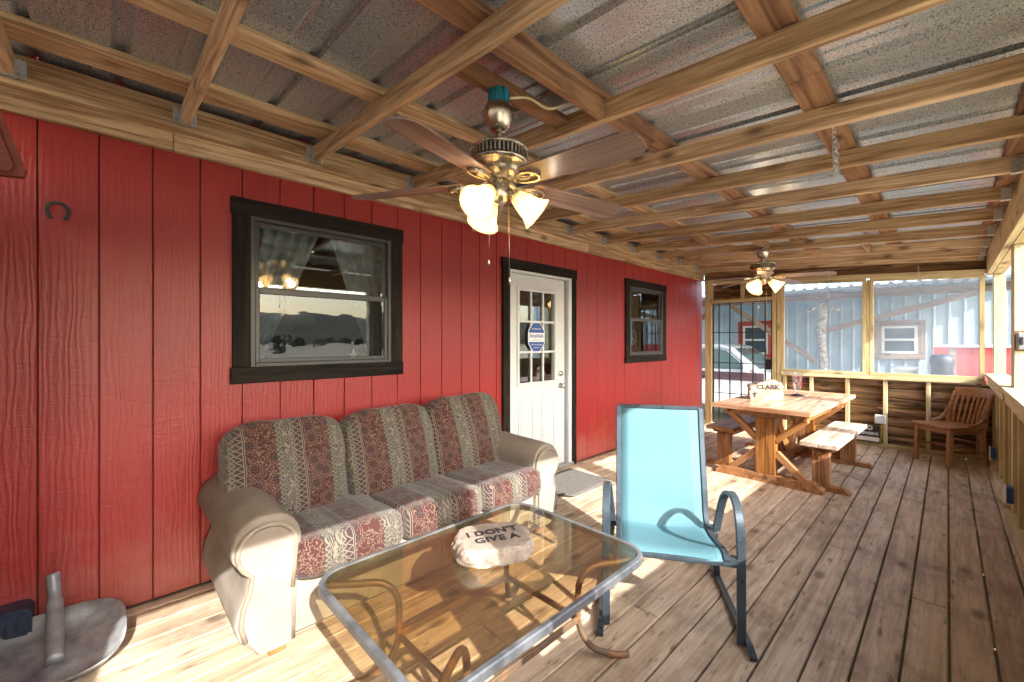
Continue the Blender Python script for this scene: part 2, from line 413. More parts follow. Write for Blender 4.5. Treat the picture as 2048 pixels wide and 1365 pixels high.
for xe in (DX0-.02, DX1+.02): plank('light_block_end_skirt', (xe, -.46, -.26), (xe, 2.93, -.26), .46, .02, M['treated'], deck, up=(1, 0, 0))  # ends closed too, added so no light glows through the deck gaps
plank('rim_board', (DX0, -.46, -.13), (DX1, -.46, -.13), .04, .2, M['treated'], deck)

# ================================================================ house
house = empty('red_house', (3.4, 2.95, 0), label='red grooved board house wall with dark framed windows behind the sofa', cat='house')
WX0, WX1, WTOP = -1.5, 7.42, 2.86
GR = -.23; PW = .2053
OPEN = [(.60, 1.585, 1.20, 2.18), (2.785, 3.76, -.1, 2.115), (4.975, 5.975, 1.165, 2.15)]
x = GR - PW*7
while x < WX1 - .02:
    a, b = x + .0025, min(x + PW - .0025, WX1)
    xs = sorted({a, b} | {q for o in OPEN for q in o[:2] if a < q < b})
    mb = MB()
    zs_all = []
    for u, v in zip(xs, xs[1:]):
        segs = [(.012, WTOP)]
        for o in OPEN:
            if o[0] <= (u+v)/2 <= o[1]: segs = [(.012, o[2]), (o[3], WTOP)] if o[2] > 0 else [(o[3], WTOP)]
        for s0, s1 in segs: zs_all.append((u, v, s0, s1))
    # local X = up, local Y = along wall; pieces above and below a window are boards of their own
    cut = {}
    for u, v, s0, s1 in zs_all: cut.setdefault((s0 > 1.5) if len(xs) == 2 else 0, []).append((u, v, s0, s1))
    for grp in cut.values():
        mb = MB()
        for u, v, s0, s1 in grp: mb.box(s0-1.4, s1-1.4, u-(a+b)/2, v-(a+b)/2, 0, .016, bev=.0025 if len(xs) == 2 else 0)
        o = mb.build('siding_plank', M['red'])
        o.matrix_basis = Matrix(((0, 1, 0, (a+b)/2), (0, 0, -1, 2.966), (1, 0, 0, 1.4), (0, 0, 0, 1))); par(o, house)
    x += PW
mb = MB()   # backing sheet behind the grooves with openings
xs = [WX0, *[q for o in OPEN for q in o[:2]], WX1]
for i in range(len(xs)-1):
    if i % 2 == 0: mb.box(xs[i], xs[i+1], 2.968, 3.06, .0, WTOP)
    else:
        o = OPEN[i//2]
        if o[2] > 0: mb.box(xs[i], xs[i+1], 2.968, 3.06, 0, o[2])
        mb.box(xs[i], xs[i+1], 2.968, 3.06, o[3], WTOP)
mb.build('wall', M['redgap'], house)
M['room'] = plain('dim_room_wall', (.22, .18, .14), .9)
mb = MB()
mb.box(WX0, WX1, 6.5, 6.55, 0, 2.7); mb.box(WX0-.05, WX0, 3.06, 6.5, 0, 2.7); mb.box(WX1-.05, WX1, 3.06, 6.5, 0, 2.7)
mb.box(WX0, WX1, 3.06, 6.5, -.05, -.001); mb.box(WX0, WX1, 3.06, 6.5, 2.705, 2.75); mb.box(2.2, 2.26, 3.06, 6.5, 0, 2.7)
mb.build('room_shell', M['room'], house)
mb = MB(); mb.prism([(2.94, 2.87), (7.0, 4.0), (7.0, 4.06), (2.94, 2.93)], WX0-.3, WX1+.1, 0); mb.build('roof', M['shedroof'], house)

def house_window(x0, x1, z0, z1, mid):
    wdw = empty('window', ((x0+x1)/2, 2.95, z0), parent=house)
    T = .098
    plank('trim_board', (x0-.005, 2.936, z1-T/2), (x1+.006, 2.936, z1-T/2), T, .028, M['trim'], wdw, up=(0, 1, 0))
    plank('trim_board', (x0-.008, 2.936, z0+T/2), (x1+.004, 2.936, z0+T/2), T, .028, M['trim'], wdw, up=(0, 1, 0))
    for xx in (x0+T/2, x1-T/2):
        plank('trim_board', (xx, 2.937, z0+T+.001), (xx, 2.937, z1-T-.001), T-.004, .026, M['trim'], wdw, up=(0, 1, 0))
    a, b, c, d = x0+T-.005, x1-T+.005, z0+T-.005, z1-T+.005
    f = MB(); e = .028
    f.box(a, a+e, 2.93, 3.0, c, d, bev=.003); f.box(b-e, b, 2.93, 3.0, c, d, bev=.003)
    f.box(a+e, b-e, 2.931, 3.0, d-e, d, bev=.003); f.box(a+e, b-e, 2.931, 3.0, c, c+e, bev=.003)
    f.build('window_frame', M['vinyl'], wdw)
    for k, (u, v, yy) in enumerate(((mid, d-e, 2.975), (c+e, mid+.02, 2.95))):
        s = MB(); q = .026
        s.box(a+e, a+e+q, yy-.012, yy+.012, u, v, bev=.003); s.box(b-e-q, b-e, yy-.012, yy+.012, u, v, bev=.003)
        s.box(a+e+q, b-e-q, yy-.0125, yy+.0125, u, u+q, bev=.003); s.box(a+e+q, b-e-q, yy-.0125, yy+.0125, v-q*(1.5 if k else 1), v, bev=.003)
        s.build('sash', M['vinyl'], wdw)
        g = MB(); g.box(a+e+q-.004, b-e-q+.004, yy-.002, yy+.002, u+q-.004, v-q+.004)
        g.build('pane', M['wavyglass'] if k else M['glass'], wdw)
    return wdw
w1 = house_window(.535, 1.652, 1.135, 2.247, 1.70)
w2 = house_window(4.91, 6.04, 1.098, 2.217, 1.68)
# door
door = empty('door', (3.27, 2.95, 0), parent=house)
for a, b in (((2.755, 2.936, .0), (2.755, 2.936, 2.089)), ((3.795, 2.936, 0), (3.795, 2.936, 2.089))):
    plank('trim_board', a, b, .092, .028, M['trim'], door, up=(0, 1, 0))
plank('trim_board', (2.70, 2.934, 2.14), (3.85, 2.934, 2.14), .1, .032, M['trim'], door, up=(0, 1, 0))
mb = MB(); mb.box(2.80, 2.828, 2.925, 3.06, 0, 2.088, bev=.003); mb.box(3.70, 3.752, 2.922, 3.06, 0, 2.088, bev=.003); mb.box(2.828, 3.70, 2.924, 3.06, 2.062, 2.088, bev=.003)
mb.build('door_frame', M['white'], door)
sx0, sx1, sz0, sz1 = 2.832, 3.672, .045, 2.058
gx0, gx1, gz0, gz1 = 2.955, 3.50, .965, 1.90
mb = MB(); yd0, yd1 = 2.965, 3.005
mb.box(sx0, gx0, yd0, yd1, sz0, sz1); mb.box(gx1, sx1, yd0, yd1, sz0, sz1); mb.box(gx0, gx1, yd0, yd1, gz1, sz1); mb.box(gx0, gx1, yd0, yd1, sz0, gz0)
mb.build('slab', M['white'], door)
mb = MB()
for px0, px1 in ((2.945, 3.165), (3.285, 3.505)):
    for g, y0 in ((0, 2.957), (.03, 2.951)):
        if g == 0:
            z0, z1 = .24, .82
            mb.box(px0, px0+.018, y0, 2.9645, z0, z1, bev=.003); mb.box(px1-.018, px1, y0, 2.9645, z0, z1, bev=.003)
            mb.box(px0+.018, px1-.018, y0, 2.9645, z0, z0+.018, bev=.003); mb.box(px0+.018, px1-.018, y0, 2.9645, z1-.018, z1, bev=.003)
        else: mb.box(px0+.04, px1-.04, 2.958, 2.9645, .28, .78, bev=.003)
mb.build('raised_panel', M['white'], door)
mb = MB(); e = .03
mb.box(gx0-e, gx0+.004, 2.95, 2.9645, gz0-e, gz1+e, bev=.004); mb.box(gx1-.004, gx1+e, 2.95, 2.9645, gz0-e, gz1+e, bev=.004)
mb.box(gx0+.004, gx1-.004, 2.951, 2.9645, gz0-e, gz0+.004, bev=.004); mb.box(gx0+.004, gx1-.004, 2.951, 2.9645, gz1-.004, gz1+e, bev=.004)
mb.build('glass_frame', M['white'], door)
for k in (1, 2):
    xx = gx0 + (gx1-gx0)*k/3; mb = MB(); mb.box(xx-.011, xx+.011, 2.958, 2.978, gz0, gz1, bev=.003); mb.build('muntin', M['white'], door)
    zz = gz0 + (gz1-gz0)*k/3; mb = MB(); mb.box(gx0, gx1, 2.96, 2.976, zz-.011, zz+.011, bev=.003); mb.build('muntin', M['white'], door)
for i in range(3):
    for j in range(3):
        ux, uz = (gx1-gx0)/3, (gz1-gz0)/3
        mb = MB(); mb.box(gx0+i*ux+.011, gx0+(i+1)*ux-.011, 2.9795, 2.983, gz0+j*uz+.011, gz0+(j+1)*uz-.011); mb.build('pane', M['glass'], door)
for zz, r in ((.90, .028), (1.03, .024)):
    mb = MB(); rx = Matrix.Translation((3.60, 2.965, zz)) @ Matrix.Rotation(math.radians(90), 4, 'X')
    mb.lathe([(.032, 0), (.032, .008), (.014, .012), (.014, .03), (r, .04), (r, .058), (r*.7, .066), (0, .067)] if zz < 1 else [(.03, 0), (.03, .012), (.024, .02), (0, .021)], 20, mat=rx)
    mb.build('knob' if zz < 1 else 'deadbolt', M['nickel'], door)
mb = MB(); mb.box(2.79, 3.77, 2.90, 3.02, .004, .04, bev=.006); mb.build('threshold', plain('threshold_metal', (.45, .44, .42), .4, .6), door)
# octagonal alarm sticker on the glass
M['stickblue'] = plain('sticker_blue', (.02, .08, .33), .4, 0, .03); M['stickwhite'] = plain('sticker_white', (.8, .82, .84), .4, 0, .02)
cx, cz, rr = 3.205, 1.43, .135
oc = [(cx + rr*1.0*math.cos(math.radians(22.5+45*k)), cz + rr*1.25*math.sin(math.radians(22.5+45*k))) for k in range(8)]
st = empty('alarm_sticker', (cx, 2.95, cz), label='blue and white octagonal alarm sticker on the door glass', cat='sticker')
mb = MB(); mb.prism(oc, 2.9535, 2.9545, 1); mb.build('backing', M['stickwhite'], st)
oc2 = [(cx+(a-cx)*.93, cz+(b-cz)*.94) for a, b in oc]
def clip(poly, z0, z1):
    out = []
    for zc, keep in ((z0, 1), (z1, -1)):
        src = poly if not out else out; out = []
        for i in range(len(src)):
            p, q = src[i], src[(i+1) % len(src)]
            ip, iq = (p[1]-zc)*keep >= 0, (q[1]-zc)*keep >= 0
            if ip: out.append(p)
            if ip != iq: f = (zc-p[1])/(q[1]-p[1]); out.append((p[0]+f*(q[0]-p[0]), zc))
    return out
for z0, z1 in ((cz+.045, cz+1), (cz-1, cz-.05)):
    mb = MB(); mb.prism(clip(oc2, z0, z1), 2.9525, 2.9532, 1); mb.build('blue_band', M['stickblue'], st)
def wallM(x, y, z): return basis((1, 0, 0), (0, 0, 1), (x, y, z))
text_mesh('lettering', 'SimpliSafe', .052, M['stickblue'], st, wallM(cx, 2.9528, cz+.012), .0003, .0006)
text_mesh('lettering', 'HOME SECURITY SYSTEMS', .013, M['stickblue'], st, wallM(cx, 2.9528, cz-.032), .0003)
text_mesh('lettering', 'Protected by', .026, M['stickwhite'], st, wallM(cx, 2.952, cz+.085), .0003)
text_mesh('lettering', '24/7 Police Dispatch', .02, M['stickwhite'], st, wallM(cx, 2.952, cz-.078), .0003)
text_mesh('lettering', 'simplisafe.com', .016, M['stickwhite'], st, wallM(cx, 2.952, cz-.108), .0003)

# ================================================================ porch roof
roof = empty('porch_roof', (3.3, 1.3, 2.4), label='open porch roof of pine rafters under galvanised metal sheets', cat='roof')
SL = .07
def zr(y): return 2.555 - SL*(2.9 - y)          # underside of the rafters
RX = [-.95, -.307, .307, .977, 1.70, 2.40, 3.03, 3.655, 4.31, 4.97, 5.64, 6.32, 6.97, 7.33]
RH = .092
for k, x in enumerate(RX):
    plank('rafter', (x, 2.862, zr(2.862)+RH/2), (x, -.30, zr(-.30)+RH/2), .04, RH, M['rafter'], roof, bev=.003)
    for yy, s in ((2.862, -1), (-.292, 1)):
        mb = MB(); z0 = zr(yy)
        for sd in (-1, 1):
            mb.box(x+sd*.0215-.0012, x+sd*.0215+.0012, min(yy, yy+s*.045), max(yy, yy+s*.045), z0-.002, z0+.075)
            mb.box(min(x+sd*.0215, x+sd*.052), max(x+sd*.0215, x+sd*.052), yy-.0015 if s < 0 else yy-.001, yy+.001 if s < 0 else yy+.0015, z0+.005, z0+.085)
        mb.box(x-.0225, x+.0225, min(yy, yy+s*.045), max(yy, yy+s*.045), z0-.0045, z0-.002)
        for q in range(3): mb.box(x+.028, x+.036, yy-.004, yy+.004, z0+.02+q*.03, z0+.026+q*.03)
        mb.build('joist_hanger', M['steel'], roof)
def roof_board(name, y, wd, th, m, x0=-1.0, x1=7.42, zofs=0):
    zz = zr(y) + RH + th/2 + .001 + zofs
    plank(name, (x0, y, zz), (x1, y, zz), wd, th, M[m], roof, up=(0, SL, 1))
for y, wd, m in ((2.60, .14, 'rafter'), (1.95, .10, 'rafter'), (1.175, .12, 'rough'), (.415, .12, 'rough'), (-.28, .12, 'rough')):
    cuts = [-1.0, 2.05 + .4*random.random(), 5.0 + .5*random.random(), 7.42]
    for a, b in zip(cuts, cuts[1:]): roof_board('purlin', y, wd, .038, m, a+.001, b-.001)
plank('ledger', (-1.0, 2.882, 2.603), (3.5, 2.882, 2.603), .12, .038, M['rafter'], roof, up=(0, 1, 0))
plank('ledger', (3.503, 2.882, 2.603), (7.4, 2.882, 2.603), .12, .038, M['rafter'], roof, up=(0, 1, 0))
for a, b in ((-1, .26), (.263, 4.05), (4.053, 7.4)):
    plank('ledger_trim', (a, 2.926, 2.482), (b, 2.926, 2.482), .122, .040, M['rafter'], roof, up=(0, 1, 0))
plank('ledger_cleat', (-1, 2.88, 2.531), (7.4, 2.88, 2.531), .055, .022, M['rafter'], roof, up=(0, 0, 1))
# blocking between the rafters
for x0, x1, y in ((.997, 1.68, 1.13), (4.99, 5.62, 1.466), (4.33, 4.95, 1.9), (5.66, 6.30, .62)):
    plank('blocking', (x0, y, zr(y)+.046), (x1, y, zr(y)+.046), .088, .038, M['rough'], roof, up=(0, 1, 0))
plank('blocking', (.997, 1.371, 2.506), (1.68, 1.371, 2.506), .085, .038, M['rough'], roof)
# outer beam
BZ = 2.155
for xa, xb in ((-1.0, 3.05), (3.053, 7.42)):
    plank('beam', (xa, -.335, BZ+.125), (xb, -.335, BZ+.125), .25, .042, M['treated'], roof, up=(0, 1, 0))
    plank('beam', (xa, -.405, BZ+.125), (xb, -.405, BZ+.125), .25, .09, M['treated'], roof, up=(0, 1, 0))
# metal sheets: ribs run down the slope
def sheet(x0, wd, lift):
    prof = []; nrib = 3; p = wd / nrib
    for k in range(nrib):
        a = x0 + k*p
        prof += [(a, 0), (a+p*.5-.012, 0), (a+p*.5, .005), (a+p*.5+.012, 0), (a+p-.075, 0), (a+p-.055, .022), (a+p-.028, .022), (a+p-.008, 0)]
    prof.append((x0+wd, 0))
    ys = [-.75, .1, 1.0, 2.0, 2.9495]; vs = []; fs = []
    z0 = lambda y: zr(y) + RH + .043 + lift
    for y in ys:
        for a, h in prof: vs.append((a, y, z0(y)+h))
    m = len(prof)
    for j in range(len(ys)-1):
        for i in range(m-1): fs.append((j*m+i, j*m+i+1, (j+1)*m+i+1, (j+1)*m+i))
    mb = MB(); mb.add(vs, fs); o = mb.build('roof_sheet', M['tin'], roof, fix=False)
    s = o.modifiers.new('t', 'SOLIDIFY'); s.thickness = .0012; s.offset = 1
x = -1.1; k = 0
while x < 7.6:
    sheet(x, .91, .0018*(k % 2)); x += .885; k += 1

# ================================================================ outer side: knee wall and posts
knee = empty('knee_wall', (3.3, -.36, 0), label='low porch wall of upright pine boards with a sunlit cap rail', cat='wall')
POST = [-.95, .85, 3.06, 5.27, 7.34]
PLAB = ['treated pine post at the shovel end of the porch wall', 'treated pine post on the cap rail opposite the glass table', 'treated pine post on the cap rail opposite the house door', 'wide treated pine post carrying the grey switch box', 'treated pine corner post beside the oak chair and screen']
for x, plab in zip(POST, PLAB):
    pz = empty('porch_post', (x, -.41, 0), label=plab, cat='post', group='posts along the open side of the porch')
    d = .075 if x > 7 else .11
    plank('upright', (x-d/2 - .001, -.41, .004), (x-d/2-.001, -.41, BZ-.002), d, .09, M['green'], pz, up=(0, 1, 0))
    plank('upright', (x+d/2 + .001, -.41, .004), (x+d/2+.001, -.41, BZ-.002), d, .09, M['green'], pz, up=(0, 1, 0))
for a, b in zip(POST, POST[1:]):
    xa, xb = a + .115, b - (.08 if b > 7 else .115)
    plank('bottom_plate', (xa, -.36, .021), (xb, -.36, .021), .085, .036, M['treated'], knee)
    plank('cap_rail', (xa, -.385, 1.0), (xb, -.385, 1.0), .17, .038, M['treated'], knee)
    plank('apron', (xa, -.335, .935), (xb, -.335, .935), .085, .036, M['treated'], knee, up=(0, 1, 0))
    n = max(1, round((xb-xa)/.42))
    for k in range(n+1):
        xx = xa + .02 + (xb-xa-.04)*k/n
        plank('stud', (xx, -.375, .04), (xx, -.375, .975), .038, .04, M['treated'], knee, up=(0, 1, 0))
    xx = xa
    while xx < xb - .03:
        wd = min(.138, xb-xx); plank('picket', (xx+wd/2, -.415, .02), (xx+wd/2, -.415, .975), wd-.003, .02, M['treated'], knee, up=(0, 1, 0), bev=.002); xx += wd
# cap passes over inner strip by the posts
for x in POST[1:4]: plank('cap_filler', (x-.112, -.332, 1.0), (x+.112, -.332, 1.0), .062, .036, M['treated'], knee)

# ================================================================ end wall with windows
XE = 7.30
endw = empty('porch_end_wall', (7.35, 1.2, 0), label='pine stud end wall with dark log siding under two big screens', cat='wall')
T = M['treated']
def ztop(y): return 2.185 + .055*(y + .3)
def ev(name, y, z0, z1, wd=.05, dp=.085, x=None): return plank(name, ((x or XE)+dp/2, y, z0), ((x or XE)+dp/2, y, z1), wd, dp, T, endw, up=(1, 0, 0))
ev('post', 2.80, .004, 2.40, .11, .09); ev('post', 1.83, .004, ztop(1.83)-.04, .055); ev('post', 1.765, .004, ztop(1.77)-.04, .055, .08)
for y in (1.365, .955, .565, .165, -.255, 1.70): ev('stud', y, .042, .885, .042, .08)
ev('mullion', .737, .935, ztop(.74)-.04, .028, .08)
ev('stud', 2.28, 2.072, 2.31, .042, .08)
plank('bottom_plate', (XE+.04, -.31, .022), (XE+.04, 1.735, .022), .09, .037, T, endw)
plank('sill', (XE+.035, -.31, .91), (XE+.035, 1.735, .90), .11, .04, T, endw)
plank('header', (XE+.04, 1.86, 2.045), (XE+.04, 2.742, 2.045), .085, .045, T, endw)
plank('top_plate', (XE+.04, -.32, ztop(-.32)+.012), (XE+.04, 2.742, ztop(2.742)+.012), .09, .05, T, endw)
nz = .123
for lo, hi, y0, y1 in ((.02, .90, -.47, 1.80), (2.06, 2.34, 1.86, 2.76)):
    z = lo
    while z < hi - .03:
        h = min(nz, hi-z); mb = MB(); prof = []
        for k in range(7):
            a = k/6; prof.append((-.026*math.sin(math.pi*a)**.6 if 0 < a < 1 else 0, z + h*a))
        poly = prof + [(.03, z+h), (.03, z)]
        L = y1-y0
        # local X along the log
        mb.add([(-L/2, p[0], p[1]-z-h/2) for p in poly] + [(L/2, p[0], p[1]-z-h/2) for p in poly],
               [(i, (i+1) % 9, 9+(i+1) % 9, 9+i) for i in range(9)] + [tuple(range(9)), tuple(range(9, 18))])
        o = mb.build('log_siding', M['log']); o.matrix_basis = Matrix(((0, 1, 0, XE+.115), (1, 0, 0, (y0+y1)/2), (0, 0, 1, z+h/2), (0, 0, 0, 1)))
        par(o, endw); z += h
# gable of dark boards above the plate up to the tin
for k in range(2):
    plank('gable_board', (XE+.10, -.33, 2.26+k*.125), (XE+.10, 2.90, 2.42+k*.125), .125, .02, M['log'], endw, up=(1, 0, 0))
def screen(y0, y1, label):
    s = empty('screen_panel', (XE-.01, (y0+y1)/2, .93), label=label, cat='screen panel', group='hinged screen panels on the end wall')
    fw = .042; xx = XE + .012; z0 = .932
    plank('bottom_rail', (xx, y0, z0+fw/2), (xx, y1, z0+fw/2), fw, .03, T, s, up=(1, 0, 0))
    plank('top_rail', (xx, y0, ztop(y0)-.04), (xx, y1, ztop(y1)-.04), fw, .03, T, s, up=(1, 0, 0))
    for yy in (y0+fw/2, y1-fw/2): plank('stile', (xx+.001, yy, z0+fw), (xx+.001, yy, ztop(yy)-.062), fw, .029, T, s, up=(1, 0, 0))
    mb = MB(); q = fw*.7
    mb.add([(xx+.006, y0+q, z0+q), (xx+.006, y1-q, z0+q), (xx+.006, y1-q, ztop(y1)-.05), (xx+.006, y0+q, ztop(y0)-.05)], [(0, 1, 2, 3)])
    o = mb.build('sheet', M['screen'], s); sm = o.modifiers.new('t', 'SOLIDIFY'); sm.thickness = .001
screen(.753, 1.737, 'clear screen panel in pine frame beside the barred gate')
screen(-.30, .721, 'clear screen panel in pine frame beside the corner post')
# barred gate
gate = empty('barred_gate', (7.34, 2.3, 0), label='black steel grid gate in the end wall doorway', cat='gate')
gx = 7.345
for y in (2.735, 2.641, 2.473, 2.303, 2.132, 1.96, 1.868):
    mb = MB(); r = .008 if y not in (2.735, 1.868) else .011
    mb.box(gx-r, gx+r, y-r, y+r, .03, 2.018); mb.build('bar', M['black'], gate)
for z in (2.012, 1.529, 1.031, .534, .036):
    mb = MB(); mb.box(gx-.0065, gx+.0065, 1.872, 2.73, z-.006, z+.006); mb.build('cross_bar', M['black'], gate)
mb = MB(); mb.box(gx-.03, gx+.03, 1.875, 1.955, .95, 1.11, bev=.006); mb.build('lock_box', M['black'], gate)
for z in (.2, 1.05, 1.9): mb = MB(); mb.box(gx-.016, gx+.016, 2.737, 2.752, z-.05, z+.05); mb.build('hinge', M['black'], gate)

# ================================================================ near end of the porch (beside the camera)
ne = empty('porch_near_wall', (-.72, 1.2, 0), label='log sided end wall at the shovel end of the porch', cat='wall')
for k in range(18):
    plank('log_siding', (-.74, -.33, .07+k*.123), (-.74, 2.94, .07+k*.123), .122, .05, M['log'], ne, up=(1, 0, 0), bev=.015)
for y in (0.2, .9, 1.6, 2.3): plank('stud', (-.67, y, .004), (-.67, y, 2.2), .042, .085, T, ne, up=(1, 0, 0))
lp = empty('door_post', (-.28, 1.98, 0), label='slim pine post with a dark hinge by the shovel', cat='post')
plank('upright', (-.2825, 1.98, .004), (-.2825, 1.98, zr(1.98)-.004), .09, .09, T, lp, up=(0, 1, 0))
mb = MB(); mb.box(-.2375, -.2345, 1.95, 1.99, .06, .13); mb.build('hinge', M['black'], lp)
# ================================================================ sofa
def superbox(lx, ly, lz, e=4.5, n=9):
    """rounded box as one closed grid"""
    bm = bmesh.new(); bmesh.ops.create_cube(bm, size=2)
    bmesh.ops.subdivide_edges(bm, edges=bm.edges, cuts=n, use_grid_fill=True)
    for v in bm.verts:
        x, y, z = v.co; k = (abs(x)**e + abs(y)**e + abs(z)**e) ** (1/e)
        v.co = (x/k*lx/2, y/k*ly/2, z/k*lz/2)
    me = bpy.data.meshes.new('cushion'); bm.to_mesh(me); bm.free()
    me.polygons.foreach_set('use_smooth', [True]*len(me.polygons)); return me
def fabric(name, ky, kz):
    t = NT(name)
    tc = t.n('ShaderNodeTexCoord').outputs['Object']; sp = t.n('ShaderNodeSeparateXYZ', {0: tc}).outputs
    r = t.n('ShaderNodeObjectInfo').outputs['Random']
    wob = t.noise(tc, 5, 2); 
    x = t.math('ADD', sp[0], t.math('ADD', t.math('MULTIPLY', r, .12), t.math('MULTIPLY', wob, .012)))
    v = t.math('ADD', t.math('MULTIPLY', sp[1], ky), t.math('MULTIPLY', sp[2], kz))
    P = .285
    u = t.math('FRACT', t.math('ADD', t.math('DIVIDE', x, P), 10.2))
    bur = (.052, .011, .011); cream = (.175, .15, .11); navy = (.016, .014, .022); mauve = (.045, .020, .024); grey = (.055, .052, .045)
    base = t.ramp(u, [(0, grey), (.075, cream), (.275, grey), (.345, mauve), (.455, cream), (.47, navy), (.485, cream), (.50, bur)], 'CONSTANT')
    # zigzag lines
    def zig(freq):
        return t.math('ABSOLUTE', t.math('SUBTRACT', t.math('MULTIPLY', t.math('FRACT', t.math('MULTIPLY', v, freq)), 2), 1))
    def stripmask(a, b): return t.math('MULTIPLY', t.math('GREATER_THAN', u, a), t.math('LESS_THAN', u, b))
    col = base
    for a, b, fr, c, th in ((.0, .075, 42, cream, .22), (.275, .345, 42, cream, .22), (.345, .455, 34, (.17, .14, .11), .16)):
        loc = t.math('DIVIDE', t.math('SUBTRACT', u, a), b-a)
        ln = t.math('LESS_THAN', t.math('ABSOLUTE', t.math('SUBTRACT', loc, zig(fr))), th)
        col = t.mix(t.math('MULTIPLY', ln, stripmask(a, b)), col, C4(c))
    # flowers: petalled rings round scattered centres, joined by vines
    def flowers(scale, petals, w):
        vec = t.n('ShaderNodeCombineXYZ', {0: x, 1: v, 2: 0.0}).outputs[0]
        vo = t.n('ShaderNodeTexVoronoi', {'Vector': vec, 'Scale': scale, 'Randomness': .7}, voronoi_dimensions='2D')
        df = t.n('ShaderNodeVectorMath', {0: vec, 1: vo.outputs['Position']}, operation='SUBTRACT').outputs[0]
        s = t.n('ShaderNodeSeparateXYZ', {0: df}).outputs
        an = t.math('ARCTAN2', s[1], s[0]); d = vo.outputs['Distance']
        pet = t.math('MULTIPLY_ADD', t.math('COSINE', t.math('MULTIPLY', an, petals)), .22, 1)
        q = t.math('FRACT', t.math('MULTIPLY', t.math('DIVIDE', d, pet), 5.2))
        ring = t.math('LESS_THAN', t.math('ABSOLUTE', t.math('SUBTRACT', q, .5)), w)
        ring = t.math('MULTIPLY', ring, t.math('LESS_THAN', d, .50))
        nn = t.noise(vec, 34, 2); vine = t.math('LESS_THAN', t.math('ABSOLUTE', t.math('SUBTRACT', nn, .5)), .022)
        vine = t.math('MULTIPLY', vine, t.math('GREATER_THAN', d, .42))
        return t.math('MAXIMUM', ring, vine), d
    f1, d1 = flowers(11, 8, .14); m1 = stripmask(.50, 1.0)
    col = t.mix(t.math('MULTIPLY', f1, m1), col, (.15, .105, .072, 1))
    cen = t.math('MULTIPLY', t.math('LESS_THAN', d1, .17), m1); col = t.mix(t.math('MULTIPLY', cen, .7), col, C4(navy))
    f2, d2 = flowers(23, 4, .23); m2 = stripmask(.085, .265)
    col = t.mix(t.math('MULTIPLY', f2, m2), col, C4(navy))
    wv = t.noise(tc, 420, 2); fade = t.noise(tc, 4, 3)
    col = t.mix(.45, col, t.ramp(wv, [(.3, (.5, .5, .5)), (.65, (1.0, 1.0, 1.0))]), 'MULTIPLY')
    col = t.mix(t.math('MULTIPLY', fade, .07), col, (.30, .25, .22, 1))
    t.base(col, .9, 0, .2); t.set(t.b.inputs['Sheen Weight'], .15); t.bump(t.math('ADD', wv, t.math('MULTIPLY', t.noise(tc, 22, 3), 1.5)), .35, .004)
    return t.mat
M['fabback'] = fabric('striped_tapestry_back', -.35, 1); M['fabseat'] = fabric('striped_tapestry_seat', 1, -1)
def suede():
    t = NT('worn_cream_suede'); tc = t.coord('Object', False); p = t.n('ShaderNodeNewGeometry').outputs
    n = t.noise(tc, 4.5, 5, .6); f = t.noise(tc, 130, 3)
    z = t.n('ShaderNodeSeparateXYZ', {0: tc}).outputs[2]
    dirt = t.math('MULTIPLY', t.ramp(z, [(.44, (0, 0, 0)), (.56, (1, 1, 1))]), t.ramp(n, [(.30, (.15, .15, .15)), (.62, (1, 1, 1))]))
    c = t.mix(t.ramp(n, [(.35, (0, 0, 0)), (.7, (1, 1, 1))]), (.225, .195, .16, 1), (.31, .28, .24, 1))
    c = t.mix(t.math('MULTIPLY', dirt, .95), c, (.185, .15, .12, 1))
    t.base(c, .85, 0, .25); t.bump(t.math('ADD', f, t.math('MULTIPLY', n, 2)), .25, .005); return t.mat
M['suede'] = suede(); M['pipe'] = plain('darkened_suede_piping', (.24, .195, .15), .85)
sofa = empty('sofa', (1.41, 2.45, 0), label='striped tapestry sofa with cream rolled arms against the red wall', cat='sofa')
mb = MB(); mb.box(.60, 2.24, 2.06, 2.86, .05, .32, bev=.02); mb.build('base', M['suede'], sofa)
mb = MB(); mb.box(.50, 2.34, 2.70, 2.90, .06, .72, bev=.05); mb.build('back_frame', M['suede'], sofa)
for k in range(3):
    lx = .565
    me = superbox(lx, .62, .20, 6); me.materials.append(M['fabseat'])
    o = bpy.data.objects.new('seat_cushion', me); COL.objects.link(o); o.location = (.60 + .547*(k+.5), 2.275, .385); o.rotation_euler = (math.radians(-3), 0, math.radians((-1, .5, 1)[k]))
    displace(o, 1, .022, .14); par(o, sofa)
for k, (xc, wd, top) in enumerate(((.735, .62, .92), (1.365, .615, .92), (1.985, .64, .945))):
    me = superbox(wd, .24, .60, 7); me.materials.append(M['fabback'])
    for v in me.vertices:    # sag: fuller belly, slumped corners
        x, y, z = v.co; v.co.y -= .045*max(0, 1-(x/(wd/2))**2)*max(0, 1-((z+.06)/.32)**2); v.co.z -= .02*(abs(x)/(wd/2))**3*(1 if z > 0 else 0)
    o = bpy.data.objects.new('back_cushion', me); COL.objects.link(o); o.location = (xc, 2.60, top - .275); o.rotation_euler = (math.radians(-15), math.radians((1.5, -1, -2)[k]), math.radians((2, 0, -2)[k]))
    displace(o, 1, .03, .13); par(o, sofa)
def arm_outline():
    """(a,z): a outward from the inner face"""
    pts = [(.0, .05), (.0, .30), (-.015, .44)]
    for k in range(15):
        an = math.radians(190 - k*16); pts.append((.115 + .135*math.cos(an), .515 + .125*math.sin(an)))
    pts += [(.185, .40), (.195, .34), (.225, .27), (.235, .20), (.215, .13), (.15, .05)]
    return pts
OUT = arm_outline()
